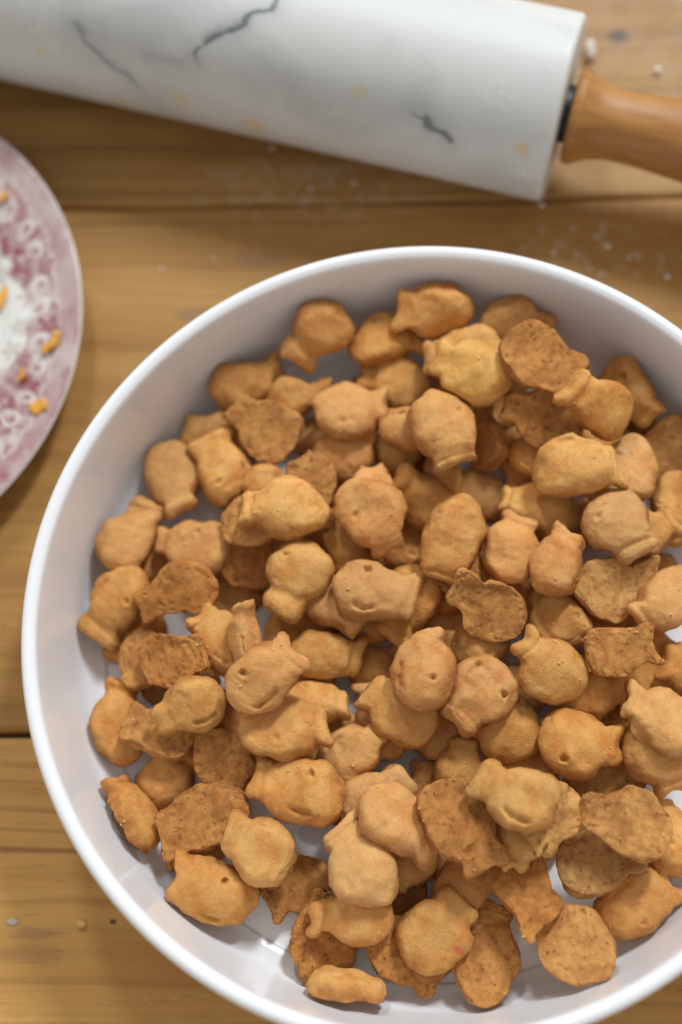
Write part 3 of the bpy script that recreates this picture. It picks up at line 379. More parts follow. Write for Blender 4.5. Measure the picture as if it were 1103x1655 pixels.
('star-tailed cracker under the curved pale one, right', '', 'T', 0.0105, 1.201, 0.00935, 1.42, 0.559, 0.739, 0.034, -0.06, -0.016, -2e-05, 0.176, 1.01, 2.46, 100, (-0.9405,-0.3279,0.0886,0.3396,-0.9143,0.221,0.0085,0.2379,0.9712), (0.04078,0.04372,0.02245)),
('flipped cracker at the right margin, level with the curved pale one', '', 'B', 0.0112, 1.156, 0.00861, 1.42, 0.692, 0.85, 0.151, -0.104, -0.101, -0.0001, 0.097, 1.044, 2.08, 101, (-0.3177,-0.9319,0.1746,-0.9021,0.3538,0.2469,-0.2919,-0.0791,-0.9532), (0.08648,0.06603,0.01944)),
('plump cracker at the right margin, below the flipped one', '', 'T', 0.01062, 1.052, 0.00888, 1.546, 0.571, 0.722, 0.023, -0.11, -0.032, -0.00019, 0.173, 0.984, 2.5, 102, (-0.2363,0.9663,0.1022,-0.9581,-0.2142,-0.19,-0.1617,-0.1428,0.9765), (0.08758,0.04633,0.02226)),
('cracker behind the forked-tail one at right, only an edge showing', '', 'T', 0.0092, 0.999, 0.00923, 1.42, 0.607, 0.781, 0.047, -0.03, -0.081, 3e-05, 0.211, 0.882, 2.18, 103, (0.9176,-0.3958,-0.0369,0.3901,0.9145,-0.1074,0.0763,0.0842,0.9935), (0.07248,0.03348,0.02832)),
('cracker with forked tail up, between the chunky fish and the pink-cheeked one', '', 'T', 0.00908, 1.139, 0.00918, 1.554, 0.543, 0.716, 0.154, 0.012, -0.109, 0.00015, 0.201, 0.89, 2.42, 104, (0.2573,-0.942,0.2154,0.9638,0.2339,-0.1282,0.0704,0.2406,0.9681), (0.02763,0.02644,0.0314)),
('flipped yellowish cracker, tail to the right, at right under the forked tail', '', 'B', 0.01123, 0.972, 0.00994, 1.665, 0.659, 0.87, 0.104, -0.151, -0.059, -0.00018, 0.173, 0.99, 2.02, 105, (0.985,0.0889,-0.1476,0.1298,-0.9462,0.2964,-0.1133,-0.3111,-0.9436), (0.06016,0.01473,0.02745)),
('cracker with a creased face at the right margin, above the star-shaped tail', '', 'T', 0.01042, 1.158, 0.00853, 1.42, 0.615, 0.823, 0.046, -0.104, -0.062, -0.00028, 0.194, 0.952, 2.17, 106, (-0.8604,0.4532,0.2329,-0.4896,-0.862,-0.1316,0.1412,-0.2273,0.9636), (0.08218,0.01002,0.02981)),
('star-shaped tail poking in from the right margin', '', 'T', 0.00948, 1.183, 0.00881, 1.42, 0.643, 0.856, 0.131, 0.08, -0.045, -4e-05, 0.085, 1.037, 2.5, 107, (-0.906,-0.2203,0.3614,0.1943,-0.9751,-0.1073,0.376,-0.027,0.9262), (0.08935,-0.01152,0.02019)),
('cracker hanging down under the right margin fish, tail toward the viewer', '', 'T', 0.01064, 1.124, 0.00983, 1.42, 0.541, 0.731, 0.1, -0.085, 0.045, -4e-05, 0.198, 0.981, 2.45, 108, (0.2658,0.9207,0.2858,-0.9509,0.2991,-0.0795,-0.1587,-0.2506,0.955), (0.0751,-0.0383,0.02421)),
('pinkish cracker tip behind the round head in the upper middle', 'p', 'T', 0.00873, 1.144, 0.01007, 1.42, 0.581, 0.757, 0.072, -0.144, 0.068, 0.00016, 0.153, 0.898, 2.56, 109, (0.0057,-0.9981,-0.062,0.9992,0.0082,-0.0402,0.0406,-0.0617,0.9973), (-0.01805,0.04748,0.02859)),
('right one of two overlapping hollow crackers, rim toward the viewer, left', '', 'B', 0.00935, 1.144, 0.0087, 1.6, 0.588, 0.716, 0.139, 0.017, -0.004, 0.00012, 0.124, 0.994, 2.21, 110, (0.8905,0.2337,0.3903,0.1641,-0.9652,0.2034,0.4243,-0.1171,-0.8979), (-0.0853,-0.00974,0.02884)),
('pale fish tipped toward the viewer, tail down left, left of the heap', 's', 'T', 0.00951, 1.078, 0.00872, 1.6, 0.552, 0.668, 0.08, -0.029, 0.058, -4e-05, 0.132, 0.974, 2.13, 111, (-0.9081,0.3617,0.2109,-0.4187,-0.7762,-0.4714,-0.0068,-0.5163,0.8564), (-0.0756,-0.0237,0.03193)),
('hollow ring-like cracker stuck out left of the big stacked fish', '', 'B', 0.00993, 1.157, 0.00909, 1.42, 0.64, 0.746, 0.141, -0.008, 0.028, 8e-05, 0.248, 1.01, 1.98, 112, (0.9898,-0.0829,0.1162,-0.093,-0.9921,0.084,0.1083,-0.0939,-0.9897), (-0.05859,0.0383,0.03016)),
('reddish round cracker standing behind the big stacked fish, upper left middle', '', 'B', 0.00996, 0.968, 0.00983, 1.6, 0.58, 0.782, 0.066, 0.022, 0.032, -5e-05, 0.13, 0.91, 2.3, 113, (-0.028,-0.9883,-0.1496,-0.9803,-0.0021,0.1973,-0.1954,0.1522,-0.9688), (-0.03844,0.05293,0.02863)),
('big pale fish with forked tail up left, front middle', '', 'T', 0.0116, 1.127, 0.0085, 1.497, 0.582, 0.793, 0.083, -0.172, -0.104, -0.00016, 0.094, 1.013, 2.29, 114, (-0.5708,-0.821,0.0052,0.8144,-0.5654,0.1303,-0.1041,0.0786,0.9915), (-0.0201,-0.07669,0.03309)),
('pale rough cracker upside down with red specks, right front', '', 'B', 0.01125, 1.03, 0.00966, 1.495, 0.593, 0.696, 0.128, 0.156, 0.056, 0.00012, 0.21, 0.996, 2.04, 115, (-0.9559,0.1776,-0.2337,0.1699,0.984,0.0528,0.2394,0.0108,-0.9709), (0.06305,-0.0634,0.03682)),
('pale pink-flecked fish, tail toward the viewer, lower middle', 'p', 'T', 0.01094, 1.148, 0.00865, 1.692, 0.639, 0.82, 0.143, 0.132, 0.064, -0.00024, 0.22, 0.962, 2.55, 116, (0.7489,0.6085,0.2626,-0.6581,0.7296,0.1861,-0.0784,-0.3122,0.9468), (-0.00981,-0.06103,0.03499)),
('dark flipped cracker with a hole near its tail, front middle', 'd', 'B', 0.01115, 1.212, 0.00967, 1.684, 0.665, 0.85, 0.125, -0.06, 0.057, 0.00016, 0.128, 1.022, 2.11, 117, (0.573,-0.7946,-0.2007,-0.8196,-0.5553,-0.1411,0.0007,0.2453,-0.9694), (0.00878,-0.06191,0.03747)),
('fish with one deep eye hole, tail right, right of centre', 'e', 'T', 0.01127, 0.994, 0.01006, 1.42, 0.616, 0.798, 0.137, 0.005, 0.044, -0.0001, 0.211, 0.994, 2.36, 118, (0.9686,0.1887,-0.1622,-0.2069,0.9728,-0.1037,0.1382,0.134,0.9813), (0.0476,-0.03625,0.02689)),
('pinkish smiling fish, tail down left, right of centre', 'esp', 'T', 0.01149, 0.984, 0.0101, 1.42, 0.66, 0.817, 0.044, -0.0, -0.029, -3e-05, 0.08, 0.986, 2.28, 119, (-0.6636,0.7427,0.09,-0.7478,-0.6618,-0.0532,0.0201,-0.1026,0.9945), (0.01931,-0.01938,0.03187)),
('pear-shaped smooth cracker, tail up left, right of the smiling pinkish fish', '', 'T', 0.01111, 1.057, 0.00861, 1.452, 0.541, 0.752, 0.138, -0.106, -0.043, -0.00016, 0.091, 0.88, 2.3, 120, (-0.6757,-0.6851,0.2721,0.6634,-0.7261,-0.1808,0.3215,0.0584,0.9451), (0.04222,-0.01431,0.03097)),
('upright fish with eye, smile and tail straight up, centre', 'esp', 'T', 0.01045, 1.188, 0.0087, 1.42, 0.65, 0.784, 0.024, -0.127, -0.065, 0.00012, 0.064, 0.973, 2.29, 121, (0.1327,-0.9709,-0.1993,0.987,0.1477,-0.0625,0.0901,-0.1884,0.9779), (-0.00176,-0.01526,0.03652)),
('fish facing lower left with a slit smile, tail up right, left of centre', 'es', 'T', 0.01072, 1.17, 0.00997, 1.525, 0.655, 0.776, 0.151, -0.111, 0.053, -9e-05, 0.082, 1.014, 2.37, 122, (0.7633,-0.6445,-0.0451,0.6048,0.7373,-0.3011,0.2273,0.2025,0.9525), (-0.05299,-0.01952,0.04581)),
('lumpy cracker, tail down left, left neighbour of the smiling centre fish', '', 'T', 0.01065, 1.001, 0.01017, 1.576, 0.592, 0.709, 0.023, 0.133, -0.025, -0.00013, 0.11, 0.945, 2.29, 123, (-0.4333,0.8953,-0.1031,-0.9012,-0.4294,0.0584,0.0081,0.1182,0.993), (-0.04169,0.02047,0.03165)),
('chunky fish tilted toward the viewer, tail down, upper right of centre', '', 'T', 0.01153, 1.234, 0.00953, 1.42, 0.621, 0.719, 0.026, 0.084, 0.037, 0.00012, 0.079, 1.009, 2.37, 124, (-0.3173,0.9477,0.0341,-0.9411,-0.3102,-0.1345,-0.1169,-0.0747,0.9903), (0.00966,0.03118,0.03647)),
('round-headed fish, tail down right, above the centre', 'p', 'T', 0.01074, 1.154, 0.01019, 1.475, 0.623, 0.805, 0.11, 0.091, -0.08, -0.0003, 0.08, 1.011, 2.34, 125, (0.537,0.8383,0.0945,-0.7847,0.5375,-0.3088,-0.3097,0.0917,0.9464), (-0.01787,0.04027,0.03473)),
('flipped cracker with open flat face tipped toward the viewer, upper right', '', 'B', 0.011, 1.141, 0.00951, 1.6, 0.594, 0.75, 0.059, 0.052, -0.09, -0.00015, 0.212, 1.038, 2.26, 126, (-0.9282,0.3691,0.0476,0.3561,0.8439,0.4011,0.1079,0.3893,-0.9148), (0.04387,0.07372,0.03239)),
('flipped brown cracker with a forked tail right, far right of the middle', '', 'B', 0.0116, 1.065, 0.00991, 1.608, 0.693, 0.809, 0.079, -0.077, 0.041, -0.00026, 0.058, 1.044, 2.04, 127, (0.8804,-0.4495,-0.1512,-0.4303,-0.8911,0.1442,-0.1996,-0.0618,-0.9779), (0.03663,0.09091,0.04573)),
('lens-shaped cracker with a rough front edge near the far right wall', '', 'T', 0.0102, 0.993, 0.00948, 1.6, 0.689, 0.789, 0.164, -0.003, 0.109, -5e-05, 0.182, 1.009, 2.34, 128, (-0.8082,-0.5355,0.2449,0.4197,-0.8156,-0.3983,0.413,-0.2192,0.884), (0.06067,0.07261,0.04406)),
('pinkish cracker with tail toward the viewer, right of the curved pale one', 'p', 'T', 0.01048, 1.176, 0.00862, 1.42, 0.601, 0.776, 0.02, -0.027, -0.033, -0.00018, 0.139, 1.023, 2.59, 129, (-0.5145,0.8572,-0.0231,-0.8554,-0.5111,0.0845,0.0606,0.0633,0.9962), (0.06943,0.05574,0.02955)),
('cracker with forked tail toward the viewer, under the pinkish one at right', '', 'T', 0.0108, 0.972, 0.00914, 1.42, 0.634, 0.85, 0.038, -0.119, 0.097, -0.0, 0.117, 0.952, 2.27, 130, (0.3988,0.9115,-0.1003,-0.9169,0.3985,-0.0244,0.0177,0.1017,0.9947), (0.06313,0.03627,0.03622)),
('pink-cheeked cracker with its tail up right, right of centre', 'p', 'T', 0.00959, 1.097, 0.00911, 1.499, 0.576, 0.752, 0.164, 0.099, 0.061, -0.00011, 0.108, 0.896, 1.99, 131, (0.4786,-0.8615,-0.1697,0.8724,0.4885,-0.0192,0.0995,-0.1388,0.9853), (0.04313,0.0197,0.03613)),
('round tilted disc with cracked rim, right of centre', '', 'B', 0.01098, 0.96, 0.00886, 1.6, 0.592, 0.741, 0.136, 0.165, -0.067, -2e-05, 0.216, 1.021, 2.28, 132, (-0.8167,0.577,0.0102,0.5073,0.7094,0.4894,0.2751,0.4049,-0.872), (0.02324,0.00627,0.03358)),
('brown flipped cracker with a hollow underside, tail right, right of centre', '', 'B', 0.00972, 1.088, 0.00941, 1.501, 0.591, 0.766, 0.112, -0.063, 0.066, -1e-05, 0.17, 0.879, 2.06, 133, (0.9661,0.2576,-0.017,0.2561,-0.9478,0.1901,0.0329,-0.188,-0.9816), (0.0613,-0.00744,0.03269)),
('pale plain fish at the right margin, tail up left', '', 'T', 0.01096, 1.106, 0.00946, 1.42, 0.623, 0.795, 0.034, -0.172, -0.069, 0.00018, 0.197, 0.936, 2.49, 134, (-0.8616,-0.478,0.1709,0.4973,-0.8624,0.0947,0.1021,0.1666,0.9807), (0.07671,-0.02992,0.03295)),
('smiling fish with deep eye hole facing left, dead centre of the heap', 'es', 'T', 0.0113, 1.202, 0.00922, 1.495, 0.652, 0.778, 0.048, 0.135, 0.068, -0.0003, 0.1, 1.044, 1.98, 135, (0.9631,0.267,0.0333,-0.268,0.963,0.0296,-0.0242,-0.0374,0.999), (-0.01866,0.01279,0.03359)),
('pale fish with a deep slit smile, tail up left, right front', 'S', 'T', 0.01104, 0.964, 0.00974, 1.488, 0.621, 0.777, 0.027, 0.015, 0.071, -0.00028, 0.073, 0.983, 2.1, 136, (-0.8613,-0.4959,-0.1109,0.5007,-0.8654,-0.0186,-0.0868,-0.0716,0.9937), (0.0295,-0.05571,0.04791)),
('big pale fish with crumbs, tail left, on top of hollow ones, upper left', '', 'T', 0.01107, 1.188, 0.00924, 1.551, 0.631, 0.802, 0.131, -0.059, 0.075, -0.00011, 0.209, 1.007, 1.96, 137, (-0.9916,-0.0785,0.1029,0.0849,-0.9946,0.0599,0.0976,0.0682,0.9929), (-0.04528,0.04148,0.03767)),
('round head with a separate blunt tail toward the viewer, far middle', '', 'T', 0.01105, 1.139, 0.00974, 1.42, 0.566, 0.774, 0.124, -0.086, 0.012, -5e-05, 0.156, 0.92, 2.17, 138, (0.2975,0.9358,0.1888,-0.954,0.2989,0.022,-0.0358,-0.1867,0.9818), (0.00678,0.06959,0.03886)),
('smooth curved pale fish, tail right over the pinkish one, right', '', 'T', 0.01118, 1.201, 0.01016, 1.451, 0.657, 0.848, 0.158, -0.173, -0.16, -8e-05, 0.245, 1.051, 2.08, 139, (0.9727,-0.092,-0.2132,0.0702,0.9917,-0.1079,0.2214,0.0899,0.971), (0.04953,0.0551,0.03923))]

# ---------- materials ----------
def mat_wood():
    k = N('pine_plank'); pos = k.n('ShaderNodeNewGeometry').outputs['Position']
    oi = k.n('ShaderNodeObjectInfo'); rnd = oi.outputs['Random']
    off = k.n('ShaderNodeCombineXYZ'); k.l(k.math('MULTIPLY', rnd, 7.0), off.inputs[0]); k.l(k.math('MULTIPLY', rnd, 3.0), off.inputs[2])
    p = k.n('ShaderNodeVectorMath', operation='ADD'); k.l(pos, p.inputs[0]); k.l(off.outputs[0], p.inputs[1]); p = p.outputs[0]
    # waviness of the grain
    wv = k.noise(k.mapping(p, (5, 9, 5)), 1.0, 2)
    sep = k.n('ShaderNodeSeparateXYZ'); k.l(p, sep.inputs[0])
    yy = k.math('ADD', sep.outputs[1], k.math('MULTIPLY', wv, 0.022))
    comb = k.n('ShaderNodeCombineXYZ'); k.l(sep.outputs[0], comb.inputs[0]); k.l(yy, comb.inputs[1]); g = comb.outputs[0]
    ring = k.noise(k.mapping(g, (1.2, 75, 1)), 1.0, 2, .5)
    ring2 = k.noise(k.mapping(g, (3, 260, 1)), 1.0, 3, .6)
    fibre = k.noise(k.mapping(p, (40, 1500, 40)), 1.0, 2)
    blotch = k.noise(p, 11, 3)
    # strong weathered growth lines in some places
    sepw = k.n('ShaderNodeSeparateXYZ'); k.l(pos, sepw.inputs[0])
    gate = k.math('MULTIPLY', k.ramp(sepw.outputs[1], -.098, -.072), k.math('SUBTRACT', 1.0, k.ramp(sepw.outputs[1], -.044, -.034)))
    gate = k.math('MULTIPLY', gate, k.math('SUBTRACT', 1.0, k.ramp(sepw.outputs[0], -.06, .0)))
    ln1 = k.noise(k.mapping(g, (1.0, 150, 1)), 1.0, 1, .5); ln2 = k.noise(k.mapping(g, (2.2, 330, 1)), 1.0, 2, .5)
    line = k.math('MAXIMUM', k.ramp(ln1, .53, .66), k.math('MULTIPLY', k.ramp(ln2, .54, .68), .6))
    line = k.math('MULTIPLY', line, k.math('ADD', k.math('MULTIPLY', gate, .72), .26))
    c = k.mix(k.ramp(ring, .30, .72), C4(.47, .268, .074), C4(.38, .200, .050))
    c = k.mix(k.math('MULTIPLY', k.ramp(ring2, .45, .75), .45), c, C4(.27, .130, .036))
    c = k.mix(k.math('MULTIPLY', k.ramp(blotch, .45, .75), .40), c, C4(.31, .155, .046))
    c = k.mix(line, c, C4(.17, .070, .021))
    c = k.mix(k.math('MULTIPLY', k.ramp(rnd, 0, 1), .22), c, C4(.34, .155, .05))
    c = k.mix(k.math('MULTIPLY', k.ramp(fibre, .5, .8), .18), c, C4(.16, .07, .02))
    # small checks, knots and stains at their places on the boards
    def spot(c, x, y, r, col, amt, st=1.0, nz=.5):
        d = k.n('ShaderNodeVectorMath', operation='LENGTH')
        k.l(k.mapping(pos, (1 / r / st, 1 / r, 0), (-x / r / st, -y / r, 0)), d.inputs[0])
        e = k.math('ADD', d.outputs['Value'], k.math('MULTIPLY', k.math('SUBTRACT', k.noise(pos, .55 / r, 3), .5), nz * 2.4))
        return k.mix(k.math('MULTIPLY', k.math('SUBTRACT', 1.0, k.ramp(e, .45, 1.1)), amt), c, col)
    c = spot(c, .0786, .2457, .0040, C4(.05, .03, .03), .9, 1.3, .2)
    c = spot(c, .125, .246, .012, C4(.20, .09, .035), .5, 2.0)
    c = spot(c, -.1058, -.0932, .0011, C4(.05, .03, .02), .9, 1.3, .3)
    c = spot(c, -.1330, -.104, .0040, C4(.22, .10, .042), .40, 4.5)
    c = spot(c, -.133, -.0975, .0025, C4(.20, .11, .06), .45, 4.0)
    c = spot(c, -.085, .1285, .0035, C4(.17, .12, .09), .45, 3.0)
    c = spot(c, -.062, .151, .004, C4(.17, .12, .09), .35, 3.0)
    # flour rubbed into the boards
    dust = k.math('MULTIPLY', k.ramp(k.noise(pos, 210, 4, .7), .60, .78), k.ramp(k.noise(pos, 28, 2), .52, .70))
    fl = k.n('ShaderNodeVectorMath', operation='LENGTH'); k.l(k.mapping(pos, (16, 42, 0), (.0436 * 16, -.1826 * 42, 0)), fl.inputs[0])
    d2 = k.math('MULTIPLY', k.ramp(k.noise(pos, 120, 4, .7), .42, .75), k.math('SUBTRACT', 1.0, k.ramp(fl.outputs['Value'], .2, 1.0)))
    fl3 = k.n('ShaderNodeVectorMath', operation='LENGTH'); k.l(k.mapping(pos, (24, 50, 0), (-.065 * 24, -.152 * 50, 0)), fl3.inputs[0])
    d3 = k.math('MULTIPLY', k.ramp(k.noise(pos, 170, 3, .6), .54, .72), k.math('SUBTRACT', 1.0, k.ramp(fl3.outputs['Value'], .3, 1.1)))
    fl4 = k.n('ShaderNodeVectorMath', operation='LENGTH'); k.l(k.mapping(pos, (7, 11, 0), (-.10 * 7, -.245 * 11, 0)), fl4.inputs[0])
    d4 = k.math('MULTIPLY', k.ramp(k.noise(pos, 60, 4, .7), .25, .75), k.math('SUBTRACT', 1.0, k.ramp(fl4.outputs['Value'], .3, 1.0)))
    c = k.mix(k.math('MULTIPLY', dust, .35), c, C4(.62, .57, .52))
    c = k.mix(k.math('MULTIPLY', d2, .42), c, C4(.66, .60, .55))
    c = k.mix(k.math('MULTIPLY', d3, .40), c, C4(.72, .68, .64))
    c = k.mix(k.math('MULTIPLY', d4, .22), c, C4(.62, .53, .44))
    pore = k.math('MULTIPLY', k.ramp(k.noise(k.mapping(p, (95, 1300, 1)), 1.0, 1), .66, .74), k.ramp(k.noise(p, 30, 2), .40, .60))
    c = k.mix(k.math('MULTIPLY', pore, .55), c, C4(.15, .065, .022))
    patch = k.noise(k.mapping(p, (14, 34, 10)), 1.0, 4, .6)
    c = k.mix(k.math('MULTIPLY', k.ramp(patch, .50, .72), .50), c, C4(.30, .125, .036))
    c = k.mix(k.math('MULTIPLY', k.ramp(patch, .44, .28), .35), c, C4(.52, .33, .115))
    scuff = k.math('MULTIPLY', k.ramp(k.noise(k.mapping(p, (60, 210, 1)), 1.0, 3, .7), .64, .74), k.ramp(k.noise(p, 17, 2), .50, .66))
    c = k.mix(k.math('MULTIPLY', scuff, .35), c, C4(.58, .46, .34))
    mu = k.n('ShaderNodeMix', data_type='RGBA', blend_type='MULTIPLY'); mu.inputs[0].default_value = 1
    k.l(c, mu.inputs[6]); k.l(oi.outputs['Color'], mu.inputs[7]); c = mu.outputs[2]
    k.l(c, k.b.inputs['Base Color'])
    k.l(k.math('ADD', .46, k.math('MULTIPLY', ring2, .22)), k.b.inputs['Roughness'])
    k.b.inputs['Specular IOR Level'].default_value = .32
    h = k.math('SUBTRACT', k.math('MULTIPLY', fibre, .25), k.math('ADD', k.math('MULTIPLY', line, 1.3), k.math('MULTIPLY', ring2, .35)))
    k.l(k.bump(h, .0005, .8), k.b.inputs['Normal'])
    return k.m

def mat_dough():
    k = N('baked_cheese_dough'); co = k.coord()
    oi = k.n('ShaderNodeObjectInfo'); rnd = oi.outputs['Random']; tint = oi.outputs['Color']
    off = k.n('ShaderNodeCombineXYZ')
    for i in range(3): k.l(k.math('MULTIPLY', rnd, (3.1, 1.7, 2.3)[i]), off.inputs[i])
    p = k.n('ShaderNodeVectorMath', operation='ADD'); k.l(co, p.inputs[0]); k.l(off.outputs[0], p.inputs[1]); p = p.outputs[0]
    under, rim, spot = k.attr('under'), k.attr('rim'), k.attr('spot')
    big, mid = k.noise(p, 130, 3), k.noise(p, 420, 4, .6)
    fine = k.noise(p, 1700, 3, .65)
    top = k.mix(k.ramp(big, .32, .70), C4(.710, .372, .108), C4(.585, .238, .053))
    top = k.mix(k.math('MULTIPLY', k.ramp(rnd, .45, 1), .5), top, C4(.70, .365, .145))
    top = k.mix(k.math('MULTIPLY', k.ramp(mid, .54, .72), .45), top, C4(.50, .195, .048))
    top = k.mix(k.math('MULTIPLY', k.ramp(mid, .48, .30), .45), top, C4(.73, .43, .170))
    top = k.mix(k.math('MULTIPLY', k.ramp(fine, .52, .72), .35), top, C4(.47, .19, .050))
    top = k.mix(k.math('MULTIPLY', k.ramp(fine, .46, .28), .30), top, C4(.76, .47, .21))
    und = k.mix(k.ramp(mid, .36, .72), C4(.59, .275, .074), C4(.45, .178, .042))
    und = k.mix(k.math('MULTIPLY', k.ramp(big, .44, .66), .65), und, C4(.33, .120, .030))
    und = k.mix(k.math('MULTIPLY', k.math('MULTIPLY', k.ramp(k.noise(p, 520, 4, .7), .62, .70), k.ramp(k.noise(p, 150, 1), .40, .60)), .5), und, C4(.22, .076, .019))
    c = k.mix(under, top, und)
    toast = k.math('MULTIPLY', rim, k.math('ADD', .28, k.math('MULTIPLY', k.ramp(k.noise(p, 240, 3), .34, .62), .52)))
    c = k.mix(toast, c, C4(.375, .140, .034))
    # cheese flecks
    fl = k.math('MULTIPLY', k.ramp(k.noise(p, 330, 2, .5), .60, .74), k.ramp(k.noise(p, 90, 1), .44, .60))
    c = k.mix(k.math('MULTIPLY', fl, .55), c, C4(.58, .155, .050))
    sp = k.math('MULTIPLY', k.ramp(k.noise(p, 700, 2), .66, .72), .5)
    c = k.mix(sp, c, C4(.74, .44, .18))
    c = k.mix(spot, c, C4(.60, .13, .055))
    mul = k.n('ShaderNodeMix', data_type='RGBA', blend_type='MULTIPLY'); mul.inputs[0].default_value = 1
    k.l(c, mul.inputs[6]); k.l(tint, mul.inputs[7]); k.l(mul.outputs[2], k.b.inputs['Base Color'])
    k.b.inputs['Roughness'].default_value = .72; k.b.inputs['Specular IOR Level'].default_value = .22
    k.b.inputs['Subsurface Weight'].default_value = .12; k.b.inputs['Subsurface Radius'].default_value = (1.0, .5, .2); k.b.inputs['Subsurface Scale'].default_value = .0016
    b1 = k.bump(mid, .0006, .5); b2 = k.bump(fine, .00030, .9, b1)
    pit = k.math('MULTIPLY', under, k.ramp(k.noise(p, 520, 4, .7), .72, .60)); b3 = k.bump(pit, .0006, .9, b2)
    k.l(b3, k.b.inputs['Normal'])
    return k.m

def mat_bowl():
    k = N('white_glazed_ceramic'); co = k.coord()
    n = k.noise(co, 22, 2)
    k.l(k.mix(n, C4(.85, .85, .862), C4(.875, .875, .885)), k.b.inputs['Base Color'])
    k.b.inputs['Roughness'].default_value = .13; k.b.inputs['Specular IOR Level'].default_value = .5
    k.l(k.bump(k.noise(co, 40, 2), .0004, .12), k.b.inputs['Normal'])
    return k.m

def mat_marble():
    k = N('white_marble'); co = k.coord()
    n1 = k.noise(k.mapping(co, (14, 20, 20), (0, 0, 0), (0, 0, .5)), 1, 4, .6, .6)
    n2 = k.noise(co, 60, 4, .6)
    c = k.mix(k.ramp(n1, .42, .72), C4(.645, .645, .62), C4(.515, .515, .50))
    c = k.mix(k.math('MULTIPLY', k.ramp(n2, .5, .8), .25), c, C4(.62, .63, .64))
    c = k.mix(k.attr('vein'), c, C4(.13, .145, .16))
    c = k.mix(k.attr('stain'), c, C4(.70, .53, .25))
    c = k.mix(k.attr('flour'), c, C4(.88, .87, .84))
    k.l(c, k.b.inputs['Base Color']); k.b.inputs['Roughness'].default_value = .42; k.b.inputs['Specular IOR Level'].default_value = .3
    k.b.inputs['Subsurface Weight'].default_value = .55; k.b.inputs['Subsurface Radius'].default_value = (1, .95, .85); k.b.inputs['Subsurface Scale'].default_value = .012
    return k.m

def mat_handle():
    k = N('varnished_handle_wood'); co = k.coord()
    n = k.noise(k.mapping(co, (14, 160, 160)), 1, 4, .6); n2 = k.noise(k.mapping(co, (40, 700, 700)), 1, 2)
    c = k.mix(k.ramp(n, .3, .7), C4(.48, .225, .055), C4(.345, .145, .032)); c = k.mix(k.math('MULTIPLY', k.ramp(n2, .5, .75), .4), c, C4(.22, .07, .015))
    k.l(c, k.b.inputs['Base Color']); k.b.inputs['Roughness'].default_value = .5
    return k.m

def mat_plate():
    k = N('red_transferware'); co = k.coord(); a = k.attr('print')
    n = k.noise(co, 500, 3)
    f = k.math('MULTIPLY', a, k.math('ADD', .72, k.math('MULTIPLY', n, .5)), True)
    c = k.mix(f, C4(.80, .79, .73), C4(.27, .05, .07))
    k.l(c, k.b.inputs['Base Color']); k.b.inputs['Roughness'].default_value = .12
    return k.m

def plain(name, col, rough, var=.2, scale=300, bump=0):
    k = N(name); co = k.coord(); n = k.noise(co, scale, 3)
    k.l(k.mix(n, C4(*[v * (1 - var) for v in col]), C4(*[min(1, v * (1 + var)) for v in col])), k.b.inputs['Base Color']); k.b.inputs['Roughness'].default_value = rough
    if bump: k.l(k.bump(n, bump, .7), k.b.inputs['Normal'])
    return k.m

WOOD, DOUGH, BOWL, MARBLE, HANDLE, PLATE = mat_wood(), mat_dough(), mat_bowl(), mat_marble(), mat_handle(), mat_plate()
BLACK = plain('black_collar', (.012, .012, .014), .45)
CHEESE = plain('grated_cheddar', (.74, .36, .045), .42, .15, 400, .0003)
CRUMB = plain('pale_crumb', (.72, .46, .17), .8, .2, 900, .0003)
FLOUR = plain('flour_lump', (.80, .74, .66), .9, .1, 900, .0003)

DULL = plain('dried_smear', (.52, .44, .36), .9, .15, 900)

# ---------- table of pine planks ----------
table = tag(empty('wooden_table'), 'worn golden pine table of wide planks dusted with flour under everything', 'table')
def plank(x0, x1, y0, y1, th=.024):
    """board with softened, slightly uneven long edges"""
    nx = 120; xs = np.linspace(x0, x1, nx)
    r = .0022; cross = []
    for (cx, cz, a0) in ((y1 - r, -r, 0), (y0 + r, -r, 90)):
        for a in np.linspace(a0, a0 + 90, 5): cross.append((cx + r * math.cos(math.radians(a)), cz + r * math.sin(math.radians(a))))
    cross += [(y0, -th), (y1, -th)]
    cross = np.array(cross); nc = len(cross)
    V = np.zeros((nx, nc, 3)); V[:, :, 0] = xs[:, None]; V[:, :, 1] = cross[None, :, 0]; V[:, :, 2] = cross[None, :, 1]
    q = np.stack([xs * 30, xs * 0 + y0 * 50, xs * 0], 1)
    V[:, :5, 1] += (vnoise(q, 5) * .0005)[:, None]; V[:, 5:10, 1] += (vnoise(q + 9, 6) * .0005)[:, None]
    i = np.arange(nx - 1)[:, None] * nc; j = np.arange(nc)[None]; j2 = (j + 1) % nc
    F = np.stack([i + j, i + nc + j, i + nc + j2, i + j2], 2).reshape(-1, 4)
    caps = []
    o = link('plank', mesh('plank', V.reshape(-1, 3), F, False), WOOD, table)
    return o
seams = [-.62, -.425, -.235, -.0306, .1748, .375, .57]
gaps = [.0007, .0007, .0006, .0009, .0002, .0007, .0007]
for k in range(6): plank(-.85, .75, seams[k] + gaps[k], seams[k + 1] - gaps[k + 1]).color = [(1, 1, 1, 1), (1, 1, 1, 1), (1.46, 1.48, 1.48, 1), (.98, .95, .88, 1), (.90, .88, .90, 1), (1, 1, 1, 1)][k]

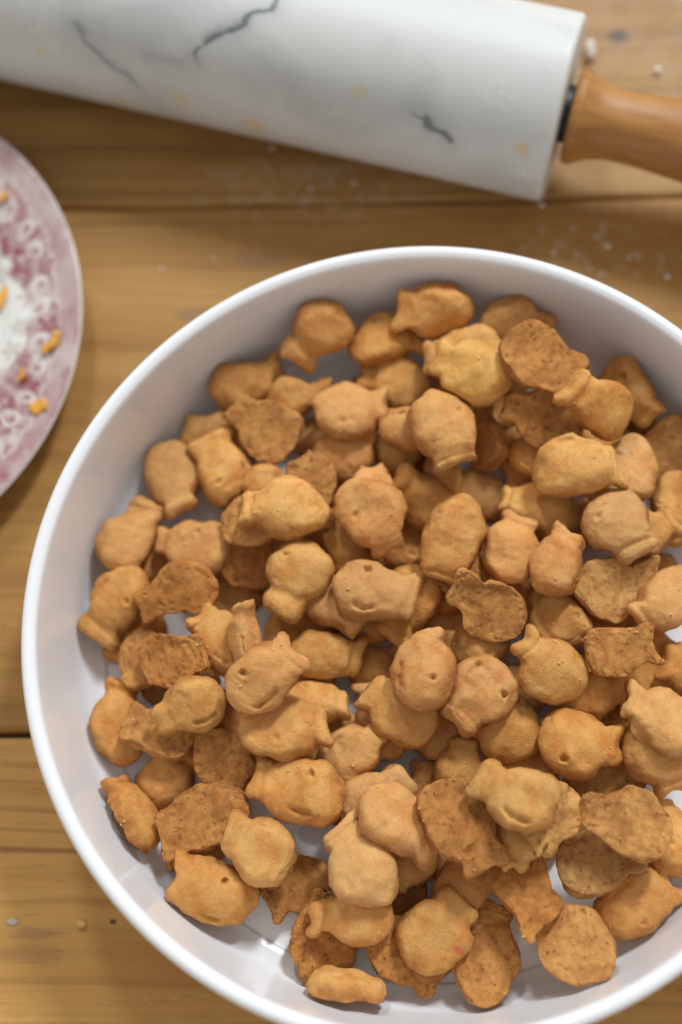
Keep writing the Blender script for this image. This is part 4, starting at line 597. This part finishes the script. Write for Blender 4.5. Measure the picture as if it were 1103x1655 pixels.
# ---------- bowl ----------
inner = [(0.0, .0050), (.050, .0050), (.104, .0052), (.1125, .0066), (.1170, .0100), (.1196, .0150), (.1214, .0240), (.1230, .0360), (.1243, .0475)]
rimp = [(.1249 + .0000, .0508), (.1262, .0521), (.1277, .0525), (.1291, .0519), (.1299, .0503), (.1300, .0486), (.1294, .0466)]
outer = [(.1277, .0380), (.1262, .0260), (.1240, .0130), (.120, .0058), (.112, .0020), (.103, .0010), (.095, .0006), (.088, .0016), (.05, .0022), (0.0, .0022)]
V, F = lathe(smooth_prof(inner + rimp + outer, 7), 360)
me = mesh('serving_bowl', V, F[:, ::-1]); tag(link('serving_bowl', me, BOWL), 'large round white glazed bowl with straight sides full of fish crackers', 'bowl')

# ---------- marble rolling pin ----------
PR, PU = .03371, (-.2707871)
pin = tag(empty('rolling_pin', (.05222, .19233, .03376), PU), 'white marble rolling pin with dark veins, yellow stains and an orange wood handle', 'rolling pin')
L = .26
nx, na = 460, 520
ux = np.concatenate([np.linspace(-L, 0, nx)])
prof_r = np.full(nx, PR); e = .0022
for arr in (np.clip((ux + L) / e, 0, 1), np.clip(-ux / e, 0, 1)): prof_r -= e * (1 - np.sqrt(np.clip(1 - (1 - arr) ** 2, 0, 1)))
extra = .0022 * (1 - np.cos(np.linspace(0, np.pi / 2, 6)))
us = np.unique(np.concatenate([ux, -extra, -L + extra]))
rs_ = np.full(len(us), PR)
for arr in (np.clip((us + L) / e, 0, 1), np.clip(-us / e, 0, 1)): rs_ -= e * (1 - np.sqrt(np.clip(1 - (1 - arr) ** 2, 0, 1)))
us = np.concatenate([[-L], us, [0.0]]); rs_ = np.concatenate([[.0001], rs_, [.0001]])
an = np.linspace(-np.pi, np.pi, na, endpoint=False)
V = np.stack([np.repeat(us[:, None], na, 1), rs_[:, None] * np.cos(an), rs_[:, None] * np.sin(an)], 2)
i = np.arange(len(us) - 1)[:, None] * na; j = np.arange(na)[None]; j2 = (j + 1) % na
F = np.stack([i + j, i + j2, i + na + j2, i + na + j], 2).reshape(-1, 4)
me = mesh('barrel', V.reshape(-1, 3), F)
A, U = np.meshgrid(an, us); A = A.ravel(); U = U.ravel(); S_ = (A % (2 * np.pi)) * PR
P2 = np.stack([U, S_, 0 * U], 1)
wob = np.stack([vnoise(P2 / .004, 71), vnoise(P2 / .004 + 9, 72)], 1) * .0011 + np.stack([vnoise(P2 / .0015, 73), vnoise(P2 / .0015 + 9, 74)], 1) * .0004
Q = P2[:, :2] + wob
def line_mask(pts, w0, soft):
    d = np.full(len(Q), 9.)
    for (a, b) in zip(pts[:-1], pts[1:]):
        a = np.array([a[0], a[1] * PR]); b = np.array([b[0], b[1] * PR]); t = np.clip(((Q - a) @ (b - a)) / ((b - a) @ (b - a)), 0, 1)
        d = np.minimum(d, np.hypot(*(Q - a - t[:, None] * (b - a)).T))
    return 0.8 * np.exp(-(d / (w0 * 1.6 * (0.65 + .55 * vnoise(P2 / .006 + 3, 75)).clip(.2, 2))) ** 2) + soft * np.exp(-(d / (w0 * 5)) ** 2)
vein = np.zeros(len(Q))
for pts, w0, am in (([(-.1000, 1.05), (-.1055, 1.45), (-.1072, 1.767), (-.1125, 1.84), (-.1154, 1.988), (-.1228, 2.145), (-.1295, 2.312), (-.1306, 2.408)], .0011, .95),
                    ([(-.1769, 2.351), (-.1708, 2.511), (-.1649, 2.656), (-.1567, 2.765), (-.153, 2.886)], .0010, .55),
                    ([(-.1302, 2.393), (-.1364, 2.498), (-.1482, 2.518)], .0012, .22),
                    ([(-.0481, 2.492), (-.0444, 2.563), (-.0385, 2.628), (-.0346, 2.727)], .0010, .85),
                    ([(-.1255, 2.20), (-.1295, 2.312)], .0017, .5), ([(-.118, 2.55), (-.09, 2.75), (-.05, 3.1)], .004, .05)):
    vein = np.maximum(vein, am * np.clip(line_mask(pts, w0, .18), 0, 1))
attr(me, 'vein', vein)
stain = np.zeros(len(Q))
for (su, sa, r, am) in ((-.1912, 2.732, .0022, .5), (-.1612, -2.965, .004, .55), (-.1364, 2.965, .0036, .5), (-.1089, -3.131, .0044, .68), (-.0695, 2.412, .0028, .42), (-.0092, 2.635, .0026, .72), (-.0913, -3.042, .003, .3)):
    sa = (sa % (2 * np.pi)) * PR
    stain = np.maximum(stain, am * np.exp(-(np.hypot(Q[:, 0] - su, Q[:, 1] - sa) / r) ** 4))
attr(me, 'stain', stain)
fl_ = np.zeros(len(Q))
for (su, sa, r) in ((-.0226, 2.177, .006), (-.0067, 2.965, .004), (-.19, 2.5, .01)):
    fl_ = np.maximum(fl_, np.exp(-(np.hypot(Q[:, 0] - su, Q[:, 1] - sa * PR) / r) ** 2) * np.clip(vnoise(P2 / .0012 + 5, 78) * 2 - .7, 0, .35))
attr(me, 'flour', fl_)
link('barrel', me, MARBLE, pin)
def along_x(prof, n=96, sgn=1, x0=0.0):
    V, F = lathe([(r, x) for x, r in prof], n); W = np.stack([x0 + sgn * V[:, 2], V[:, 0], V[:, 1]], 1); return W, (F if sgn > 0 else F[:, ::-1])
for sgn, x0 in ((1, 0.0), (-1, -L)):
    W, F = along_x([(-.001, .0001), (-.001, .0104), (.0040, .0104), (.0052, .0001)], 64, sgn, x0); W[:, 1] -= .0015; link('collar', mesh('collar', W, F, False), BLACK, pin)
    hp = smooth_prof([(.0050, .0001), (.0051, .008), (.0052, .0150), (.0058, .0166), (.0075, .0170), (.0092, .0166), (.0108, .0156), (.0150, .0138), (.0220, .0127), (.0330, .0130), (.0500, .0146), (.0700, .0154), (.0880, .0140), (.0980, .0100), (.1020, .0045), (.1025, .0001)], 6)
    W, F = along_x(hp, 96, sgn, x0 - .0024 * sgn); W[:, 1] -= .0018; link('handle', mesh('handle', W, F), HANDLE, pin)

# ---------- red and white plate ----------
pr = smooth_prof([(0, .0050), (.03, .0050), (.058, .0052), (.066, .0062), (.072, .0092), (.078, .0112), (.088, .0138), (.096, .0160), (.0992, .0168), (.1000, .0164), (.0994, .0152), (.09, .0118), (.078, .0082), (.070, .0040), (.064, .0010), (.058, .0006), (.054, .0022), (0, .0026)], 14)
nth = 1100
V, F = lathe(pr, nth); me = mesh('dinner_plate', V, F[:, ::-1])
R_ = np.hypot(V[:, 0], V[:, 1]); T_ = np.arctan2(V[:, 1], V[:, 0]); topm = (np.arange(len(V)) // nth) < 8.6 * 14
prt = np.zeros(len(V))
band = sstep(.0905, .0925, R_ + .0006 * np.sin(T_ * 60) + .0010 * vnoise(V / .006, 90))
prt = np.maximum(prt, band * (.78 + .12 * np.sin(T_ * 420 + R_ * 2500) + .16 * vnoise(V / .004, 89)))
NS = 45
seg = (T_ + .05 * vnoise(V / .02, 88)) * NS / (2 * np.pi); idx = np.floor(seg); fr = (seg - idx) - .5
hs = np.modf(np.abs(np.sin(idx * 12.9898) * 43758.5453))[0]; hs2 = np.modf(np.abs(np.sin(idx * 78.233) * 12543.123))[0]
xs_ = fr * 2 * np.pi * .085 / NS + (hs - .5) * .004; yy_ = R_ - .0845 - (hs2 - .5) * .003
rot_ = (hs - .5) * 2.4; xs_, yy_ = xs_ * np.cos(rot_) - yy_ * np.sin(rot_), xs_ * np.sin(rot_) + yy_ * np.cos(rot_)
dd = np.hypot(xs_ * (1 + .5 * hs2), yy_); aa = np.arctan2(yy_, xs_)
inner_edge = .0765 + .0040 * np.sin(T_ * 9 + 1) + .0030 * vnoise(V / .007, 93)
body = sstep(-.0015, .0012, R_ - inner_edge) * (1 - band)
mott = vnoise(V / .0026, 91) + .6 * vnoise(V / .0012, 92)
tone = .70 + .36 * sstep(-.35, .35, mott) - .25 * sstep(.35, .8, vnoise(V / .0035, 94))
spiral = np.cos(aa - dd / .0050 * 2 * np.pi)
dd = dd * 1.5; win = sstep(.0070, .0058, dd)
tone = tone * (1 - win) + win * (.42 + .58 * sstep(-.2, .5, spiral) * sstep(.0, .004, .0062 - dd) + .30 * np.exp(-(dd / .0016) ** 2))
tone = tone - .38 * np.exp(-((dd - .0062) / .0011) ** 2) * sstep(-.1, .5, np.cos(aa + hs * 6))
prt = np.maximum(prt, np.clip(body * tone, 0, 1))
rgp = np.random.RandomState(5)
for kf in range(70):
    t0 = rgp.rand() * 6.283; rr_ = rgp.uniform(.066, .084); sz = rgp.uniform(.0026, .0058); m_ = rgp.randint(4, 7); px_, py_ = rr_ * math.cos(t0), rr_ * math.sin(t0)
    sel = np.where((np.abs(V[:, 0] - px_) < .01) & (np.abs(V[:, 1] - py_) < .01))[0]
    dx, dy = V[sel, 0] - px_, V[sel, 1] - py_; d = np.hypot(dx, dy); an_ = np.arctan2(dy, dx)
    fl_m = sstep(sz, sz * .8, d / (.66 + .34 * np.cos(m_ * an_ + kf))) * (.52 + .25 * np.sin(m_ * an_ + kf)) - .35 * np.exp(-(d / (sz * .22)) ** 2)
    prt[sel] = np.maximum(prt[sel], np.clip(fl_m, 0, 1) * rgp.uniform(.7, 1.0))
prt *= .82 + .18 * vnoise(V / .012, 95)
attr(me, 'print', np.clip(prt, 0, 1) * topm)
plate = tag(link('dinner_plate', me, PLATE), 'red and white transfer printed plate with scrolls, cut off at the left', 'plate'); plate.location = (-.2259, .1193, 0.0)

def blob(seed, s, sub=3, amp=.28):
    """small irregular lump"""
    import bmesh
    bm = bmesh.new(); bmesh.ops.create_icosphere(bm, subdivisions=sub, radius=1.0)
    V = np.array([v.co[:] for v in bm.verts]); F = np.array([[v.index for v in f.verts] for f in bm.faces]); bm.free()
    V = V * (1 + amp * vnoise(V * 1.3 + seed * 3.7, seed) + amp * .5 * vnoise(V * 3 + seed, seed + 5))[:, None] * np.array(s)
    return V, F
def shred(loc, rz, ln, wd, th, label, seed, tilt=0.0):
    n = 14; V = []
    rg = np.random.RandomState(seed)
    for q in np.linspace(-.5, .5, n):
        wv = .0006 * math.sin(q * 7 + seed); sc_ = 1 - .25 * abs(q) * 2 * rg.uniform(.5, 1)
        for k in range(10):
            a = 2 * math.pi * k / 10; cx, cz = math.cos(a), math.sin(a)
            V.append((q * ln, wv + .5 * wd * sc_ * math.copysign(abs(cx) ** .6, cx) + rg.normal() * .00012, .5 * th * math.copysign(abs(cz) ** .6, cz) + rg.normal() * .0001 + 0.0009 * q * q))
    V = np.array(V); i = np.arange(n - 1)[:, None] * 10; j = np.arange(10)[None]; j2 = (j + 1) % 10
    F = np.stack([i + j, i + nz_ + j, i + nz_ + j2, i + j2], 2).reshape(-1, 4) if False else np.stack([i + j, i + j2, i + 10 + j2, i + 10 + j], 2).reshape(-1, 4)
    cap = [[0, 9, 8, 7], [0, 7, 6, 5], [0, 5, 4, 3], [0, 3, 2, 1]]; cap2 = [[(n - 1) * 10 + v for v in c[::-1]] for c in cap]
    F = np.concatenate([F, np.array(cap + cap2)])
    o = link('cheese_shred', mesh('cheese_shred', V, F[:, ::-1]), CHEESE); o.location = loc; o.rotation_euler = (0, tilt, rz)
    tag(o, label, 'cheese', 'orange cheese shreds left on the plate')
shred((-.1568, .1362, .0078), 1.05, .017, .0044, .0024, 'longest orange cheese shred, lying on the white centre of the plate at the left edge', 3)
shred((-.1363, .1110, .0158), .95, .0095, .0036, .0020, 'orange cheese shred lying across the plate border, above the square scrap', 4, -.2)
shred((-.1472, .0995, .0138), 1.2, .0052, .0020, .0016, 'small faint cheese bit on the plate between the two larger border scraps', 5, -.2)
shred((-.1394, .0862, .0156), .1, .0062, .0056, .0018, 'squarish orange cheese scrap lowest on the plate border', 6, -.2)
shred((-.1592, .1722, .0148), .6, .0034, .0028, .0016, 'tiny cheese bit on the upper scrolls of the plate', 7)

def crumb_thing(loc, s, seed, mat, label):
    V, F = blob(seed, s); o = link('crumb', mesh('crumb', V, F), mat); o.location = loc; tag(o, label, 'crumb')
crumb_thing((.0668, .2385, .0030), (.0020, .0042, .0030), 11, FLOUR, 'pale lump of dry dough on the table just above the wood handle')
crumb_thing((.0928, .2292, .0012), (.0014, .0014, .0012), 12, FLOUR, 'small white flour lump on the table right of the pale dough lump')
crumb_thing((-.1163, -.0941, .0012), (.0015, .0012, .0009), 13, CRUMB, 'lone tan crumb on the front plank left of the bowl')
crumb_thing((-.1402, -.0935, .0004), (.0024, .0010, .00015), 14, DULL, 'flat smear of dried flour on the front plank at the left edge')

# scattered flour specks on the boards
rg = np.random.RandomState(8); VV, FF, off = [], [], 0
spots = [(.0498, .1516, .0012), (.0705, .1540, .0014), (.066, .158, .0012), (.078, .149, .0010), (.0585, .151, .0008), (.092, .141, .0014), (.099, .149, .0012), (-.0585, .1992, .0013), (-.043, .181, .0013), (-.035, .184, .001), (-.05, .179, .0009), (.046, .172, .0016), (-.026, .1835, .0012), (-.08, .152, .0011), (-.1, .148, .001)]
for k in range(26):
    spots.append((rg.uniform(-.165, .11), rg.choice([rg.uniform(.135, .26), rg.uniform(-.13, .12)]), rg.uniform(.0002, .0004)))
for k, (x, y, s) in enumerate(spots):
    if math.hypot(x, y) < .118: continue
    s *= .75
    V, F = blob(100 + k, (s, s * rg.uniform(.6, 1.1), s * .45), 1, .35); VV.append(V + np.array([x, y, s * .3])); FF.append(F + off); off += len(V)
o = link('flour_specks', mesh('flour_specks', np.concatenate(VV), np.concatenate(FF)), FLOUR); o['kind'] = 'stuff'; o['label'] = 'white flour specks scattered over the table boards'; o['category'] = 'flour'

# ---------- fish crackers ----------
NR = NC = 72
EDGE = (.66, .82, .74, .9, .62, .78, .7)
FACES = fish_faces(NR, NC)
crV, crF, coff = [], [], 0
for n, (label, flags, face, b, a, h, c, wn, wt, notch, skew, bend, bow, dip, tailh, sq, seed, M, pos) in enumerate(CRACKERS):
    rg = np.random.RandomState(3000 + n)
    P = dict(seed=seed, b=b, a=a, h=h, c=c, wn=wn, wt=wt, notch=notch, skew=skew, bend=bend, bow=bow, dip=dip, tailh=tailh, sq=sq)
    P['split'] = float(rg.choice([0, .0004, .0007])); P['crack'] = float(rg.uniform(.2, 1.0)); P['crease'] = float(rg.choice([0, 0, .0003, .0006]))
    P['hollow'] = float(rg.uniform(.0002, .0014)); P['flip'] = int(rg.choice([1, -1]))
    fa = {'dead centre': -1, 'pinkish smiling': -1, 'upright fish': 1, 'lower left with': -1, 'clear eye hole': 1, 'lying at the front left': 1, 'one deep eye hole': 1, 'deep slit smile': 1}
    for key, v in fa.items():
        if key in label: P['flip'] = -v
    if 'e' in flags: P['eye'] = .0027
    elif rg.rand() < .3: P['eye'] = .0012
    if 's' in flags: P['smile'] = .0024; P['sm0'] = float(rg.uniform(-.7, -.4)); P['sm1'] = float(rg.uniform(.05, .38))
    elif 'S' in flags: P['smile'] = .0022; P['smw'] = .075
    elif rg.rand() < .28: P['smile'] = .0011; P['sm0'] = float(rg.uniform(-.7, -.3)); P['sm1'] = float(rg.uniform(-.05, .3))
    if 'dark holes' in label or 'hole near its tail' in label: P['hole'] = .0028
    P['edge'] = EDGE[n % 7]; P['warp'] = 1.25; P['puff'] = float(rg.uniform(.0, 1.0))
    V, us_, rm_ = fish_verts(P, NR, NC)
    V[:, 2] -= h * .45
    me = mesh('fish_cracker', V, FACES[:, ::-1])
    attr(me, 'under', us_); attr(me, 'rim', rm_)
    sp = np.zeros(len(V))
    if 'r' in flags: sp = np.exp(-(np.hypot((V[:, 0] / b - .15) / .11, (V[:, 1] / b + .80) / .20)) ** 6) * .8
    attr(me, 'spot', sp)
    o = link('fish_cracker', me, DOUGH)
    Mx = Matrix(((M[0], M[1], M[2]), (M[3], M[4], M[5]), (M[6], M[7], M[8]))).to_4x4(); Mx.translation = Vector(pos); o.matrix_world = Mx
    t = np.array([1, 1, 1]) * rg.uniform(.92, 1.06)
    t = t * (1 + np.array([.0, .05, .12]) * rg.uniform(-1, 1))
    if 'p' in flags: t = t * np.array([1.02, .98, 1.10])
    if 'pale' in label and face == 'T': t = t * np.array([1.05, 1.12, 1.18])
    if face == 'B' and ('pale' in label or 'yellowish' in label): t = t * np.array([1.16, 1.28, 1.45])
    if 'y' in flags: t = t * np.array([1.02, 1.03, .92])
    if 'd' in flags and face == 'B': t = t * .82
    o.color = (*t, 1)
    tag(o, label, 'cracker', 'fish shaped crackers in the bowl')
    if rg.rand() < .5 or 'with crumbs' in label:
        Mn = np.array(Mx.to_3x3()); Wn = V @ Mn.T + np.array(pos)
        for k in range(rg.randint(1, 5) + (4 if 'with crumbs' in label else 0)):
            cand = rg.randint(0, len(Wn), 12); q = Wn[cand[np.argmax(Wn[cand][:, 2])]]
            s = rg.uniform(.0002, .00055)
            cv, cf = blob(n * 7 + k, (s, s * rg.uniform(.6, 1), s * .8), 1, .4); crV.append(cv + q + np.array([0, 0, s * .35])); crF.append(cf + coff); coff += len(cv)
rg = np.random.RandomState(77)
IR = np.array([q[0] for q in inner]); IZ = np.array([q[1] for q in inner])
for k in range(60):
    a = rg.uniform(0, 6.283); r = rg.uniform(.088, .1165); s = rg.uniform(.00012, .0004) * (1.8 if k < 5 else 1)
    cv, cf = blob(900 + k, (s, s * rg.uniform(.6, 1), s * .7), 1, .4); crV.append(cv + np.array([r * math.cos(a), r * math.sin(a), np.interp(r, IR, IZ) + s * .4])); crF.append(cf + coff); coff += len(cv)
o = link('cracker_crumbs', mesh('cracker_crumbs', np.concatenate(crV), np.concatenate(crF)), CRUMB)
o['kind'] = 'stuff'; o['label'] = 'fine golden crumbs clinging to the fish crackers and the bowl floor'; o['category'] = 'crumbs'
